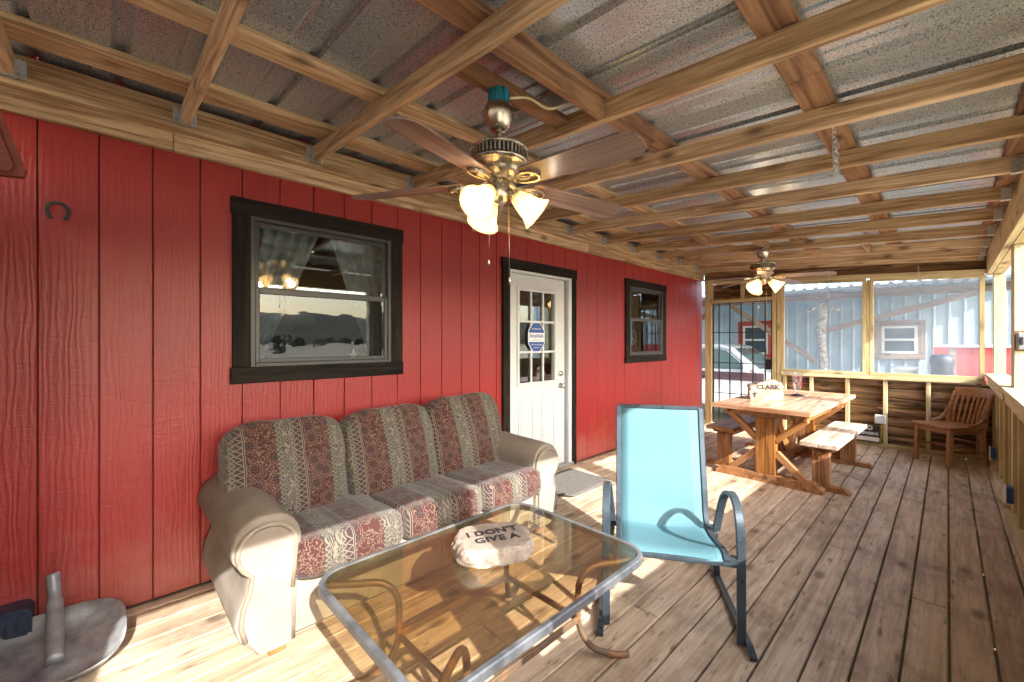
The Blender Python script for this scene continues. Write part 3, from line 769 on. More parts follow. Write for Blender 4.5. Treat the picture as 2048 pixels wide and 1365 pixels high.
for s, xi in ((-1, .615), (1, 2.195)):
    mb = MB(); pl = [(xi + s*a, z) for a, z in OUT]; n = len(pl); ys = [2.035, 2.045, 2.2, 2.5, 2.75, 2.88]
    vs = []; fs = []
    for j, y in enumerate(ys):
        k = .985 if j == 0 else 1
        for a, z in pl:
            zz = z + (.015*math.sin((y-2.0)*3) if z > .4 else 0)
            ex = xi + (a-xi)*k; flare = s*.05*(y-2.035)*(1 if z < .45 else .3)
            vs.append((ex + flare*0, y, .35+(zz-.35)*k))
    for j in range(len(ys)-1):
        for i in range(n): fs.append((j*n+i, j*n+(i+1) % n, (j+1)*n+(i+1) % n, (j+1)*n+i))
    fs += [tuple(range(n)), tuple((len(ys)-1)*n+i for i in range(n))]
    mb.add(vs, fs, 0, True); arm = mb.build('arm', M['suede'], sofa); displace(arm, 2, .016, .11, True)
    # front panel set in a gathered roll
    inn = [(xi + s*(.115+(a-.115)*.78), .40+(z-.40)*(.80 if z > .40 else .97)) for a, z in OUT]
    mb = MB(); mb.prism(inn, 2.018, 2.036, 1); mb.build('front_panel', M['suede'], arm)
    mb = MB(); mb.tube([(a, 2.022, z) for a, z in [(xi + s*(.115+(a-.115)*.83), .40+(z-.40)*(.85 if z > .40 else .97)) for a, z in OUT[1:-1]]], .011, 8); mb.build('piping', M['pipe'], arm)
    mb = MB(); mb.box(min(xi+s*.03, xi+s*.10), max(xi+s*.03, xi+s*.10), 2.07, 2.14, .0, .052, bev=.004); mb.build('foot', M['table'], sofa)
    mb = MB(); mb.box(min(xi+s*.03, xi+s*.10), max(xi+s*.03, xi+s*.10), 2.75, 2.82, .0, .052, bev=.004); mb.build('foot', M['table'], sofa)

# ================================================================ glass patio table
TZ = .46
M['rim'] = plain('weathered_aluminium', (.16, .17, .185), .42, .2, .3, 9, .2)
def rust():
    t = NT('rusty_bronze_tube'); v = t.coord('Object', False); n = t.noise(v, 9, 5, .65)
    c = t.ramp(n, [(.35, (.10, .075, .055)), (.55, (.16, .10, .06)), (.68, (.30, .13, .045))]); t.base(c, .5, .2); t.bump(n, .3, .003); return t.mat
M['rust'] = rust()
tbl = empty('patio_table', (1.16, 1.32, 0), label='bronze glass patio table with grey rim and curved tube legs', cat='table')
tx0, tx1, ty0, ty1, cr = .585, 1.725, .915, 1.73, .11
def rrect(x0, x1, y0, y1, r, n=7):
    out = []
    for cx, cy, a0 in ((x1-r, y1-r, 0), (x0+r, y1-r, 90), (x0+r, y0+r, 180), (x1-r, y0+r, 270)):
        for k in range(n): a = math.radians(a0 + 90*k/(n-1)); out.append((cx+r*math.cos(a), cy+r*math.sin(a)))
    return out
mb = MB(); mb.tube([(a, b, TZ-.012) for a, b in rrect(tx0, tx1, ty0, ty1, cr)], 0, closed=True, flat=(.034, .024), up=(0, 0, 1)); mb.build('rim', M['rim'], tbl)
mb = MB(); mb.prism(rrect(tx0+.012, tx1-.012, ty0+.012, ty1-.012, cr-.01), TZ-.002, TZ+.003, 2); mb.build('glass_top', M['bronze'], tbl)
def bez(pts, n=8):
    """Catmull-Rom through points"""
    P = [Vector(p) for p in pts]; P = [2*P[0]-P[1]] + P + [2*P[-1]-P[-2]]; out = []
    for i in range(1, len(P)-2):
        for k in range(n):
            t = k/n; a, b, c, d = P[i-1:i+3]
            out.append(.5*((2*b) + (-a+c)*t + (2*a-5*b+4*c-d)*t*t + (-a+3*b-3*c+d)*t**3))
    out.append(P[-2]); return out
mid = []
for sx, cx in ((-1, tx0), (1, tx1)):
    for sy, cy in ((-1, ty0), (1, ty1)):
        f = lambda i, j, z: (cx - sx*i, cy - sy*j, z)
        mb = MB(); mb.tube(bez([f(.02, .02, TZ-.03), f(.12, .09, TZ-.035), f(.215, .15, TZ-.045), f(.262, .18, TZ-.10), f(.27, .185, TZ-.19), f(.265, .182, .17), f(.22, .15, .075), f(.14, .10, .028), f(.075, .06, .014)]), .0135, 10)
        mb.build('leg', M['rust'], tbl); mid.append(f(.268, .184, .20))
for a, b in ((0, 1), (2, 3), (0, 2), (1, 3)):
    mb = MB(); mb.tube([mid[a], mid[b]], 0, flat=(.028, .012), up=(0, 0, 1)); mb.build('stretcher', M['rust'], tbl)

# ================================================================ carved stones
def stone_mat(name, a, b, c):
    t = NT(name); v = t.coord('Object', False); n = t.noise(v, 12, 6, .65); m = t.noise(v, 60, 4)
    col = t.ramp(n, [(.32, a), (.5, b), (.68, c)]); col = t.mix(.35, col, t.ramp(m, [(.35, (.55, .5, .45)), (.6, (1, 1, 1))]), 'MULTIPLY')
    t.base(col, .9); t.bump(t.math('ADD', n, m), .7, .008); return t.mat
M['stone'] = stone_mat('limestone', (.17, .125, .095), (.28, .23, .19), (.36, .325, .285)); M['stoneflat'] = stone_mat('limestone_cut_face', (.22, .175, .14), (.29, .24, .20), (.34, .295, .25))
M['ink'] = plain('black_paint', (.018, .016, .022), .7)
def rock(name, outline, h, seed, flat_top=True, rough=.012):
    vs = []; fs = []; n = len(outline); lv = [(0, .92), (.08, .985), (.22, 1.01), (.36, 1.025), (.5, 1.03), (.64, 1.02), (.78, 1.0), (.9, .97), (.98, .92), (1.0, .86)]
    for j, (f, k) in enumerate(lv):
        for a, b in outline:
            p = Vector((a*14, b*14, f*h*14 + seed)); g = MN.noise(p) * .07 + MN.noise(p*3) * .04 + MN.noise(p*7) * .02
            q = k * (1 + g*(1 if 0 < j < 9 else .25)); vs.append((a*q, b*q, h*f + (MN.noise(p*2)*.006 if 0 < j < 8 else 0)))
    for j in range(len(lv)-1):
        for i in range(n): fs.append((j*n+i, j*n+(i+1) % n, (j+1)*n+(i+1) % n, (j+1)*n+i))
    fs += [tuple(range(n))[::-1], tuple((len(lv)-1)*n+i for i in range(n))]
    mb = MB(); mb.add(vs, fs[:-1], 0); mb.add([vs[(len(lv)-1)*n+i] for i in range(n)], [tuple(range(n))], 1); return mb
rnd = random.Random(5)
out = []
for k in range(72):
    a = 2*math.pi*k/72; r = 1/((abs(math.cos(a))**2.8 + abs(math.sin(a))**2.8) ** (1/2.8)) * (1 + .05*MN.noise(Vector((math.cos(a)*2, math.sin(a)*2, 1)))); out.append((.170*r*math.cos(a), .135*r*math.sin(a)))
s1 = empty('carved_stone', (1.225, 1.385, TZ+.0035), math.radians(-29), label='pale limestone block lettered I DON\'T GIVE A on the glass table', cat='stone')
b = rock('stone', out, .075, 4).build('rock', [M['stone'], M['stoneflat']], s1, local=True)
text_mesh('lettering', "I DON'T", .062, M['ink'], s1, Matrix.Translation((.0, .032, .0756)) @ Matrix.Rotation(math.radians(6), 4, 'Z'), .0004, .0026, local=True, spacing=1.05, wob=.004)
text_mesh('lettering', "GIVE A", .062, M['ink'], s1, Matrix.Translation((.008, -.036, .0756)) @ Matrix.Rotation(math.radians(4), 4, 'Z'), .0004, .0026, local=True, spacing=1.05, wob=.004)
# upright family stone on the dining table
prof = [(-.17, 0), (-.172, .06), (-.165, .11), (-.178, .145), (-.165, .17), (-.12, .168), (-.10, .182), (-.03, .188), (0, .20), (.05, .212), (.09, .205), (.125, .188), (.155, .18), (.168, .14), (.16, .11), (.172, .06), (.165, 0)]
def standing():
    rnd = random.Random(8); mb = MB(); P = []
    for (a, b), (c, d) in zip(prof, prof[1:] + prof[:1]):
        for k in range(3 if (a, b) != prof[-1] else 6):
            f = k/(3 if (a, b) != prof[-1] else 6); P.append((a+(c-a)*f + rnd.uniform(-.003, .003), max(0, b+(d-b)*f + (rnd.uniform(-.004, .004) if b > 0 else 0))))
    n = len(P); vs = []
    lv = [(-.035, .93), (-.028, .985), (0, 1.02), (.028, .985), (.035, .93)]
    for y, k in lv:
        for a, z in P: vs.append((a*k*(1+rnd.uniform(-.012, .012)), y+rnd.uniform(-.003, .003), z*k if z > 0 else 0))
    fs = [(j*n+i, j*n+(i+1) % n, (j+1)*n+(i+1) % n, (j+1)*n+i) for j in range(4) for i in range(n)]
    mb.add(vs, fs, 0); mb.add(vs[:n], [tuple(range(n))], 1); mb.add(vs[-n:], [tuple(range(n))], 1); return mb
DT = .762
rot = math.atan2(-.29, .184)
s2 = empty('name_stone', (5.10, 1.36, DT), rot + math.radians(4), label='upright stone carved CLARK with a cross on the dining table', cat='stone')
standing().build('rock', [M['stone'], stone_mat('rough_tan_face', (.22, .145, .10), (.35, .25, .185), (.50, .42, .35))], s2, local=True)
fm = lambda x, z: basis((1, 0, 0), (0, 0, 1), (x, -.0392, z))
text_mesh('lettering', 'CLARK', .064, M['ink'], s2, fm(.01, .135), .0006, .0022, local=True, spacing=1.0, sx=1.12)
mb = MB(); mb.prism([(-.125, .03), (-.112, .03), (-.114, .058), (-.098, .056), (-.098, .072), (-.114, .069), (-.112, .088), (-.125, .088), (-.123, .069), (-.139, .072), (-.139, .056), (-.123, .058)], -.0398, -.0385, 1); mb.build('cross', M['ink'], s2, local=True)

# ================================================================ sling chair
def sling():
    t = NT('turquoise_sling'); v = t.coord('Object', False)
    n = t.n('ShaderNodeTexWave', {'Vector': v, 'Scale': 130}, bands_direction='X').outputs['Fac']; b = t.noise(v, 3, 4)
    t.base(t.mix(b, (.085, .225, .285, 1), (.12, .27, .33, 1)), .6); t.bump(n, .12, .002)
    ck = t.n('ShaderNodeTexChecker', {'Vector': v, 'Scale': 420, 1: (1, 1, 1, 1), 2: (.62, .62, .62, 1)}); t.base(t.mix(1, t.mix(b, (.12, .29, .355, 1), (.165, .345, .41, 1)), ck.outputs[0], 'MULTIPLY'), .6); sy = t.math('ABSOLUTE', t.n('ShaderNodeSeparateXYZ', {0: v}).outputs[1]); seam = t.math('LESS_THAN', t.math('ABSOLUTE', t.math('SUBTRACT', sy, .196)), .0022); t.set(t.b.inputs['Base Color'], t.mix(t.math('MULTIPLY', seam, .5), t.b.inputs['Base Color'].links[0].from_socket, (.03, .10, .13, 1)))
    tr = t.n('ShaderNodeBsdfTranslucent', {0: (.12, .36, .45, 1)}); mx = t.n('ShaderNodeMixShader', {0: .28, 1: t.b.outputs[0], 2: tr.outputs[0]})
    tp = t.n('ShaderNodeBsdfTransparent', {0: (.75, .95, 1, 1)}); m2 = t.n('ShaderNodeMixShader', {0: .13, 1: mx.outputs[0], 2: tp.outputs[0]})
    t.t.links.new(m2.outputs[0], t.out.inputs[0]); return t.mat
M['sling'] = sling(); M['frame'] = plain('slate_powder_coat', (.055, .075, .095), .3, .35, .15, 12)
ch = empty('sling_chair', (2.15, 1.05, 0), math.radians(212), label='turquoise mesh sling patio chair with slate frame by the glass table', cat='chair')
pf = bez([(.285, 0, .385), (.22, 0, .405), (.03, 0, .37), (-.12, 0, .355), (-.185, 0, .40), (-.235, 0, .55), (-.30, 0, .78), (-.345, 0, .985)], 6)
mb = MB(); vs = []; fs = []; ns = 9
for j, p in enumerate(pf):
    wd = .225 + .012*(1-j/len(pf))
    for i in range(ns):
        f = i/(ns-1)*2-1; sag = .018*(1-f*f)
        vs.append((p.x, f*wd, p.z - sag*(1 if p.x > -.15 else .2)))
for j in range(len(pf)-1):
    for i in range(ns-1): fs.append((j*ns+i, j*ns+i+1, (j+1)*ns+i+1, (j+1)*ns+i))
mb.add(vs, fs, 0, True); o = mb.build('sling', M['sling'], ch, local=True); sm = o.modifiers.new('t', 'SOLIDIFY'); sm.thickness = .003
for s in (-1, 1):
    mb = MB(); mb.tube([(p.x, s*.238, p.z-.002) for p in pf], 0, flat=(.03, .022), up=(0, 1, 0)); mb.build('side_rail', M['frame'], ch, local=True)
    mb = MB(); mb.tube(bez([(.275, s*.30, .012), (.272, s*.30, .25), (.264, s*.30, .46), (.235, s*.30, .575), (.165, s*.30, .63), (.08, s*.298, .632), (.0, s*.292, .59), (-.055, s*.285, .50), (-.09, s*.272, .37)]), 0, flat=(.038, .02), up=(0, 1, 0)); mb.build('arm', M['frame'], ch, local=True)
    mb = MB(); mb.tube(bez([(.37, s*.325, .016), (.32, s*.325, .026), (.26, s*.325, .030), (-.1, s*.325, .014), (-.40, s*.32, .022)]), 0, flat=(.03, .02), up=(0, 1, 0)); mb.build('runner', M['frame'], ch, local=True)
    mb = MB(); mb.tube(bez([(-.15, s*.268, .37), (-.2, s*.29, .2), (-.29, s*.318, .025)]), 0, flat=(.034, .02), up=(0, 1, 0)); mb.build('leg', M['frame'], ch, local=True)
    mb = MB(); mb.box(.235, .285, s*.2475-.012, s*.2475+.04*s+.012, .375, .395); mb.build('bracket', M['frame'], ch, local=True)
for p in ((.275, .37), (-.15, .322), (-.345, .985)):
    mb = MB(); wd = .29 if p[0] > -.3 else .238; mb.tube([(p[0], -wd, p[1]), (p[0], wd, p[1])], 0, flat=(.022, .022), up=(0, 0, 1)); mb.build('cross_rail', M['frame'], ch, local=True)

# ================================================================ dining set
dt = empty('dining_table', (5.40, 1.215, 0), math.radians(-2.5), label='wooden trestle dining table with a plank top near the end wall', cat='table')
L2, W2 = .95, .425
def lp(name, a, b, wd, th, m, p, up=(0, 0, 1), bev=.004): return plank(name, a, b, wd, th, M[m], p, up, bev, local=True)
TT = DT - .0225
for s in (-1, 1): lp('breadboard', (s*(L2-.06), -W2, TT), (s*(L2-.06), W2, TT), .12, .045, 'tabletop', dt)
for k in range(5):
    yy = -W2 + (k+.5)*2*W2/5
    for a, b in ((-L2+.122, -.28), (-.277, .30), (.303, L2-.122)): lp('top_plank', (a, yy, TT), (b, yy, TT), 2*W2/5-.004, .043, 'tabletop', dt)
for s in (-1, 1):
    X = s*.70
    mb = MB(); mb.prism([(-.36, .715), (.36, .715), (.27, .64), (-.27, .64)], X-.04, X+.04, 0); mb.build('cleat', M['table'], dt, local=True)
    mb = MB(); mb.prism([(-.47, 0), (.47, 0), (.47, .035), (.40, .085), (-.40, .085), (-.47, .035)], X-.05, X+.05, 0); mb.build('foot', M['table'], dt, local=True)
    for q in (-1, 1): lp('post', (X, q*.044, .086), (X, q*.044, .639), .084, .09, 'table', dt, up=(1, 0, 0))
    for q in (-1, 1):
        lp('brace', (X, q*.085, .42), (X, q*.34, .655), .06, .055, 'table', dt, up=(1, 0, 0)); lp('brace', (X, q*.085, .30), (X, q*.33, .075), .06, .055, 'table', dt, up=(1, 0, 0))
    lp('long_brace', (s*.04, 0, .16), (s*.5, 0, .70), .11, .045, 'table', dt, up=(0, 1, 0))
lp('stretcher', (-.655, 0, .16), (.655, 0, .16), .085, .045, 'table', dt, up=(0, 1, 0))
for s in (-1, 1): lp('rail', (-.80, s*.35, .685), (.80, s*.35, .685), .06, .035, 'table', dt, up=(0, 1, 0))
def bench(loc, rz, top, label):
    b = empty('bench', loc, math.radians(rz), label=label, cat='bench'); L, Wd = .74, .145
    for k in (-1, 1): lp('seat_plank', (-L, k*(Wd/2+.001), .43), (L, k*(Wd/2+.001), .43), Wd-.002, .04, top, b)
    for s in (-1, 1):
        X = s*.60
        mb = MB(); mb.prism([(-.14, .409), (.14, .409), (.10, .37), (-.10, .37)], X-.035, X+.035, 0); mb.build('cleat', M['table'], b, local=True)
        for q in (-1, 1): lp('post', (X, q*.034, .046), (X, q*.034, .369), .066, .085, 'table', b, up=(1, 0, 0))
        mb = MB(); mb.prism([(-.22, 0), (.22, 0), (.17, .045), (-.17, .045)], X-.045, X+.045, 0); mb.build('foot', M['table'], b, local=True)
        mb = MB(); mb.box(X+s*.043, X+s*.075, -.022, .022, .31, .365, bev=.004); mb.build('peg', M['table'], b, local=True)
    lp('stretcher', (-.555, 0, .335), (.555, 0, .335), .05, .03, 'table', b, up=(0, 1, 0))
    return b
bench((5.43, .80, 0), -2, 'benchtop', 'trestle bench with weathered pale top between table and knee wall')
bench((5.58, 1.70, 0), -3, 'table', 'trestle bench with brown top between table and red house wall')
# painted glass hurricane with a dark foot
M['vase'] = glassy('painted_clear_glass', (.92, .94, .95), .05, 0, .16, (.8, .75, .75), .05); M['petal'] = plain('painted_red_petal', (.30, .02, .05), .4)
va = empty('glass_hurricane', (5.72, 1.20, DT), label='tall clear glass candle holder with painted red flowers on dining table', cat='candle holder')
mb = MB(); mb.lathe([(.0, .0), (.062, .0), (.065, .008), (.04, .018), (.015, .024), (0, .024)], 24); mb.build('foot', M['black'], va, local=True)
mb = MB(); mb.lathe([(.012, .025), (.012, .05), (.03, .075), (.043, .115), (.044, .19), (.05, .265)], 24)
mb.f.pop(); mb.m.pop(); mb.sm.pop(); mb.build('glass', M['vase'], va, local=True)
for a, z, r in ((200, .21, .016), (245, .13, .017), (225, .17, .011), (265, .225, .012), (300, .16, .014), (180, .14, .012)):
    a = math.radians(a); mb = MB(); c = Vector((.0465*math.cos(a), .0465*math.sin(a), z)); tx = Vector((-math.sin(a), math.cos(a), 0))
    pts = [c + tx*(r*(1+.25*math.cos(5*2*math.pi*k/20))*math.cos(2*math.pi*k/20)) + Vector((0, 0, 1))*(r*(1+.25*math.cos(5*2*math.pi*k/20))*math.sin(2*math.pi*k/20)) for k in range(20)]
    mb.add([p for p in pts] + [p + Vector((math.cos(a), math.sin(a), 0))*.002 for p in pts], [tuple(range(20)), tuple(range(20, 40))] + [(i, (i+1) % 20, 20+(i+1) % 20, 20+i) for i in range(20)]); mb.build('flower', M['petal'], va, local=True)

# ================================================================ oak chair
oc = empty('oak_chair', (6.915, -.015, 0), math.radians(137), label='brown oak slat back chair in the corner by the knee wall', cat='chair')
m = M['chairwood']
mb = MB(); vs = []; fs = []; N = 14
for j in range(N):
    fx = -.22 + .45*j/(N-1)
    for i in range(N):
        fy = -1 + 2*i/(N-1); wdt = .195 + .03*(j/(N-1)); dip = -.014*math.exp(-((fx+.03)/.13)**2)*(math.exp(-((abs(fy)-.45)/.3)**2))
        vs.append((fx - .02*(fy*fy)*(1 if j == N-1 else 0), fy*wdt, .445 + dip))
for j in range(N-1):
    for i in range(N-1): fs.append((j*N+i, j*N+i+1, (j+1)*N+i+1, (j+1)*N+i))
mb.add(vs, fs, 0, True); o = mb.build('seat', m, oc, local=True); sm = o.modifiers.new('t', 'SOLIDIFY'); sm.thickness = .032; sm.offset = -1
for s in (-1, 1):
    lp('leg', (.20, s*.185, 0), (.185, s*.18, .415), .042, .042, 'chairwood', oc, up=(0, 1, 0))
    mb = MB(); mb.tube(bez([(-.235, s*.185, 0), (-.195, s*.18, .2), (-.185, s*.178, .415)]), 0, flat=(.035, .04), up=(0, 1, 0)); mb.build('leg', m, oc, local=True)
    mb = MB(); mb.tube(bez([(-.19, s*.19, .43), (-.215, s*.192, .6), (-.285, s*.195, .80)]), 0, flat=(.028, .04), up=(0, 1, 0)); mb.build('back_post', m, oc, local=True)
    mb = MB(); mb.tube(bez([(.0, s*.205, .45), (-.10, s*.207, .475), (-.17, s*.208, .53), (-.20, s*.207, .60)]), 0, flat=(.022, .035), up=(0, 1, 0)); mb.build('hip_rail', m, oc, local=True)
    lp('stretcher', (.19, s*.18, .20), (-.20, s*.18, .17), .025, .018, 'chairwood', oc)
    lp('apron', (.17, s*.178, .385), (-.17, s*.172, .385), .05, .02, 'chairwood', oc, up=(0, 1, 0))
lp('apron', (.19, -.16, .385), (.19, .16, .385), .05, .02, 'chairwood', oc, up=(1, 0, 0))
lp('stretcher', (.0, -.17, .19), (.0, .17, .19), .025, .018, 'chairwood', oc); lp('stretcher', (-.205, -.17, .25), (-.205, .17, .25), .025, .018, 'chairwood', oc)
for k in range(7):
    f = -1+2*k/6; y0, y1 = f*.145, f*.150; bow = -.03*(1-f*f)
    mb = MB(); mb.tube(bez([(-.195+bow*.4, y0, .44), (-.21+bow, y0*1.02, .56), (-.25+bow, y1*1.04, .70), (-.275+bow, y1*1.05, .765)]), 0, flat=(.024, .012), up=(0, 1, 0)); mb.build('slat', m, oc, local=True)
mb = MB(); vs = []; N = 13
for i in range(N):
    f = -1+2*i/(N-1); bow = -.03*(1-f*f); y = f*.213
    for dx, z in ((-.012-.275, .752), (.010-.275, .752), (.002-.298, .858-.012*f*f), (-.02-.298, .858-.012*f*f)): vs.append((dx+bow, y, z))
fs = [(i*4+k, i*4+(k+1) % 4, (i+1)*4+(k+1) % 4, (i+1)*4+k) for i in range(N-1) for k in range(4)] + [(0, 1, 2, 3), tuple((N-1)*4+k for k in range(4))]
mb.add(vs, fs); o = mb.build('crest_rail', m, oc, local=True); bv = o.modifiers.new('b', 'BEVEL'); bv.width = .006; bv.segments = 2

# ================================================================ ceiling fans
def shade_mat():
    t = NT('frosted_amber_glass'); t.t.nodes.remove(t.b)
    tl = t.n('ShaderNodeBsdfTranslucent', {0: (.97, .82, .55, 1)}); df = t.n('ShaderNodeBsdfDiffuse', {0: (.87, .80, .66, 1)}); tr = t.n('ShaderNodeBsdfTransparent', {0: (1, .9, .68, 1)})
    a = t.n('ShaderNodeMixShader', {0: .35, 1: tl.outputs[0], 2: df.outputs[0]}); b = t.n('ShaderNodeMixShader', {0: .22, 1: a.outputs[0], 2: tr.outputs[0]})
    gl = t.n('ShaderNodeBsdfGlossy', {0: (1, 1, 1, 1), 'Roughness': .2}); c = t.n('ShaderNodeMixShader', {0: .05, 1: b.outputs[0], 2: gl.outputs[0]})
    t.t.links.new(c.outputs[0], t.out.inputs[0]); return t.mat
M['shade'] = shade_mat(); M['bulb'] = emit('lit_bulb', (1, .86, .62), 1.4)
M['bluebox'] = plain('blue_electrical_box', (.02, .22, .32), .5); M['cable'] = plain('pale_cable', (.65, .58, .35), .6)
def fan(loc, ztop, zb, phase, label, lampr, bluebox):
    X, Y = loc
    fr = empty('ceiling_fan', (X, Y, ztop), label=label, cat='ceiling fan')
    B = M['brass']
    if bluebox:
        mb = MB(); mb.lathe([(.040, -.062), (.042, -.058), (.042, -.004), (.038, 0)], 16)
        for k in range(8):
            a = k*math.pi/4; mb.box(.038, .047, -.010, .010, -.055, .003, mat=Matrix.Rotation(a, 4, 'Z'))
        mb.build('mounting_box', M['bluebox'], fr, local=True); c0 = -.062
    else: c0 = 0
    mb = MB(); mb.lathe([(.022, c0-.115), (.038, c0-.108), (.05, c0-.085), (.066, c0-.05), (.068, c0-.025), (.058, c0-.004), (.055, c0-.001)], 28, wob=.03); mb.build('canopy', B, fr, local=True)
    hz = zb - ztop      # blade level relative to the top
    mb = MB(); mb.lathe([(.011, hz+.15), (.011, c0-.10)], 12); mb.lathe([(.02, hz+.155), (.024, hz+.165), (.024, hz+.19), (.012, hz+.2)], 16); mb.build('downrod', B, fr, local=True)
    mb = MB(); mb.lathe([(.05, hz+.01), (.075, hz+.02), (.092, hz+.045), (.10, hz+.066), (.116, hz+.072), (.128, hz+.082), (.128, hz+.088), (.120, hz+.090), (.120, hz+.132), (.128, hz+.134), (.128, hz+.140), (.115, hz+.150), (.06, hz+.162), (.02, hz+.165)], 40)
    mo = mb.build('motor_housing', B, fr, local=True)
    mb = MB()
    for k in range(44):
        mb.box(.1195, .1265, -.0035, .0035, hz+.094, hz+.128, mat=Matrix.Rotation(k*2*math.pi/44, 4, 'Z'))
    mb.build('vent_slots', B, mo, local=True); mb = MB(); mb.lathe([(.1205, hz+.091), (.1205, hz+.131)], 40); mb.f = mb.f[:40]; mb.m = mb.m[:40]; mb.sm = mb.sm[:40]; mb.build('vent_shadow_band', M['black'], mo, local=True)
    mb = MB(); mb.lathe([(.0, hz-.095), (.02, hz-.094), (.035, hz-.085), (.042, hz-.07), (.048, hz-.06), (.048, hz-.012), (.04, hz), (.04, hz+.012)], 24); mb.build('switch_housing', B, fr, local=True)
    for k in range(5):
        a = math.radians(phase + 72*k); R = Matrix.Rotation(a, 4, 'Z') @ Matrix.Translation((0, 0, hz)) @ Matrix.Rotation(math.radians(3), 4, 'Y') @ Matrix.Rotation(math.radians(-11), 4, 'X')
        mb = MB()
        out = [(.155, -.052), (.17, -.060), (.60, -.072), (.645, -.066), (.672, -.045), (.68, 0), (.672, .045), (.645, .066), (.60, .072), (.17, .060), (.155, .052)]
        mb.prism(out, -.003, .003, 2); o = mb.build('blade', M['blade'], fr, local=True); o.matrix_basis = R
        mb = MB(); lo = [(.165 + .062*math.cos(t_*math.pi/10), .035*math.sin(t_*math.pi/10)*(1+.25*math.cos(t_*math.pi/10)), -.010) for t_ in range(20)]
        mb.tube(lo, 0, closed=True, flat=(.014, .009), up=(0, 0, 1)); mb.tube([(.05, 0, .008), (.08, 0, -.006), (.105, 0, -.010)], 0, flat=(.012, .024), up=(0, 0, 1))
        lo = [(.155 + .026*math.cos(t_*math.pi/6), .011*math.sin(t_*math.pi/6), -.010) for t_ in range(12)]; mb.tube(lo, .004, 6, closed=True)
        mb.box(.11, .20, -.008, .008, -.0065, -.0035); i = mb.build('blade_iron', B, o, local=True); i.matrix_basis = Matrix()
    for k in range(3):
        a = lampr + math.radians(120*k); R = Matrix.Rotation(a, 4, 'Z') @ Matrix.Translation((.040, 0, hz-.030)) @ Matrix.Rotation(math.radians(130), 4, 'Y') @ Matrix.Scale(.97, 4)
        mb = MB(); mb.lathe([(.014, -.012), (.016, .02), (.027, .03), (.03, .052), (.026, .056)], 18); h = mb.build('lamp_holder', B, fr, local=True); h.matrix_basis = R
        mb = MB(); pr = [(.030, .046), (.033, .06), (.042, .085), (.048, .11), (.054, .135), (.066, .16), (.078, .175)]
        mb.lathe(pr, 28); mb.f = [f for f in mb.f if len(f) == 4]; mb.m = [0]*len(mb.f); mb.sm = [True]*len(mb.f)
        s_ = mb.build('lamp_shade', M['shade'], h, local=True); s_.matrix_basis = Matrix(); sm = s_.modifiers.new('t', 'SOLIDIFY'); sm.thickness = .003
        mb = MB(); mb.lathe([(.0, .152), (.018, .146), (.028, .128), (.028, .11), (.018, .085), (.012, .065), (.012, .05)], 18); g = mb.build('bulb', M['bulb'], h, local=True); g.matrix_basis = Matrix()
        ld = bpy.data.lights.new('bulb_light', 'POINT'); ld.energy = .35; ld.color = (1, .82, .58); ld.shadow_soft_size = .03
        lo_ = bpy.data.objects.new('bulb_light', ld); COL.objects.link(lo_); lo_.parent = h; lo_.location = (0, 0, .185)
    for dx, dy, ln in ((.03, -.03, .33), (-.028, .03, .25)):
        mb = MB(); mb.tube([(dx, dy, hz-.085), (dx*1.1, dy*1.1, hz-.085-ln)], .0012, 5); mb.lathe([(0, hz-.085-ln-.03), (.005, hz-.085-ln-.028), (.006, hz-.085-ln-.005), (0, hz-.085-ln)], 10, mat=Matrix.Translation((dx*1.1, dy*1.1, 0))); mb.build('pull_chain', B, fr, local=True)
    return fr
fan((1.244, 1.371), 2.486, 2.085, 56, 'bronze ceiling fan with brown blades and blue mounting box above the patio table', math.radians(195), True)
fan((5.39, 1.466), 2.44, 2.125, 54, 'bronze ceiling fan with three lit shades above the dining table', math.radians(162), False)
cb = MB(); cb.tube(bez([(1.28, 1.34, 2.46), (1.36, 1.30, 2.475), (1.46, 1.27, 2.455), (1.55, 1.22, 2.50)]), .006, 6); tag(cb.build('fan_cable', M['cable']), 'loose pale yellow cable beside the blue fan mounting box', 'cable')

# ================================================================ small things on walls and floor
mb = MB(); pts = []
for k in range(25):
    a = math.radians(-52 + 284*k/24); pts.append((.036*math.cos(a)*(1 if math.sin(a) > 0 else .92), 0, .044*math.sin(a)))
mb.tube(pts, 0, flat=(.010, .013), up=(0, 1, 0)); hs = mb.build('horseshoe', plain('green_bronze', (.05, .06, .05), .6, .5)); hs.location = (-.165, 2.944, 2.005)
tag(hs, 'small dark iron horseshoe hung on the red wall', 'horseshoe')
mb = MB(); mb.prism([(-.5, 2.80), (-.45, 2.80), (-.225, 2.06), (-.23, 2.03), (-.30, 2.02), (-.36, 2.05)], 2.50, 2.53, 1); mb.prism([(-.5, 2.80), (-.475, 2.80), (-.255, 2.065), (-.265, 2.04), (-.29, 2.035), (-.36, 2.05)], 2.488, 2.4995, 1)
hb = mb.build('slanted_moulding', M['redwood']); tag(hb, 'slanted red brown moulded board hanging below the roof near the horseshoe', 'moulding')
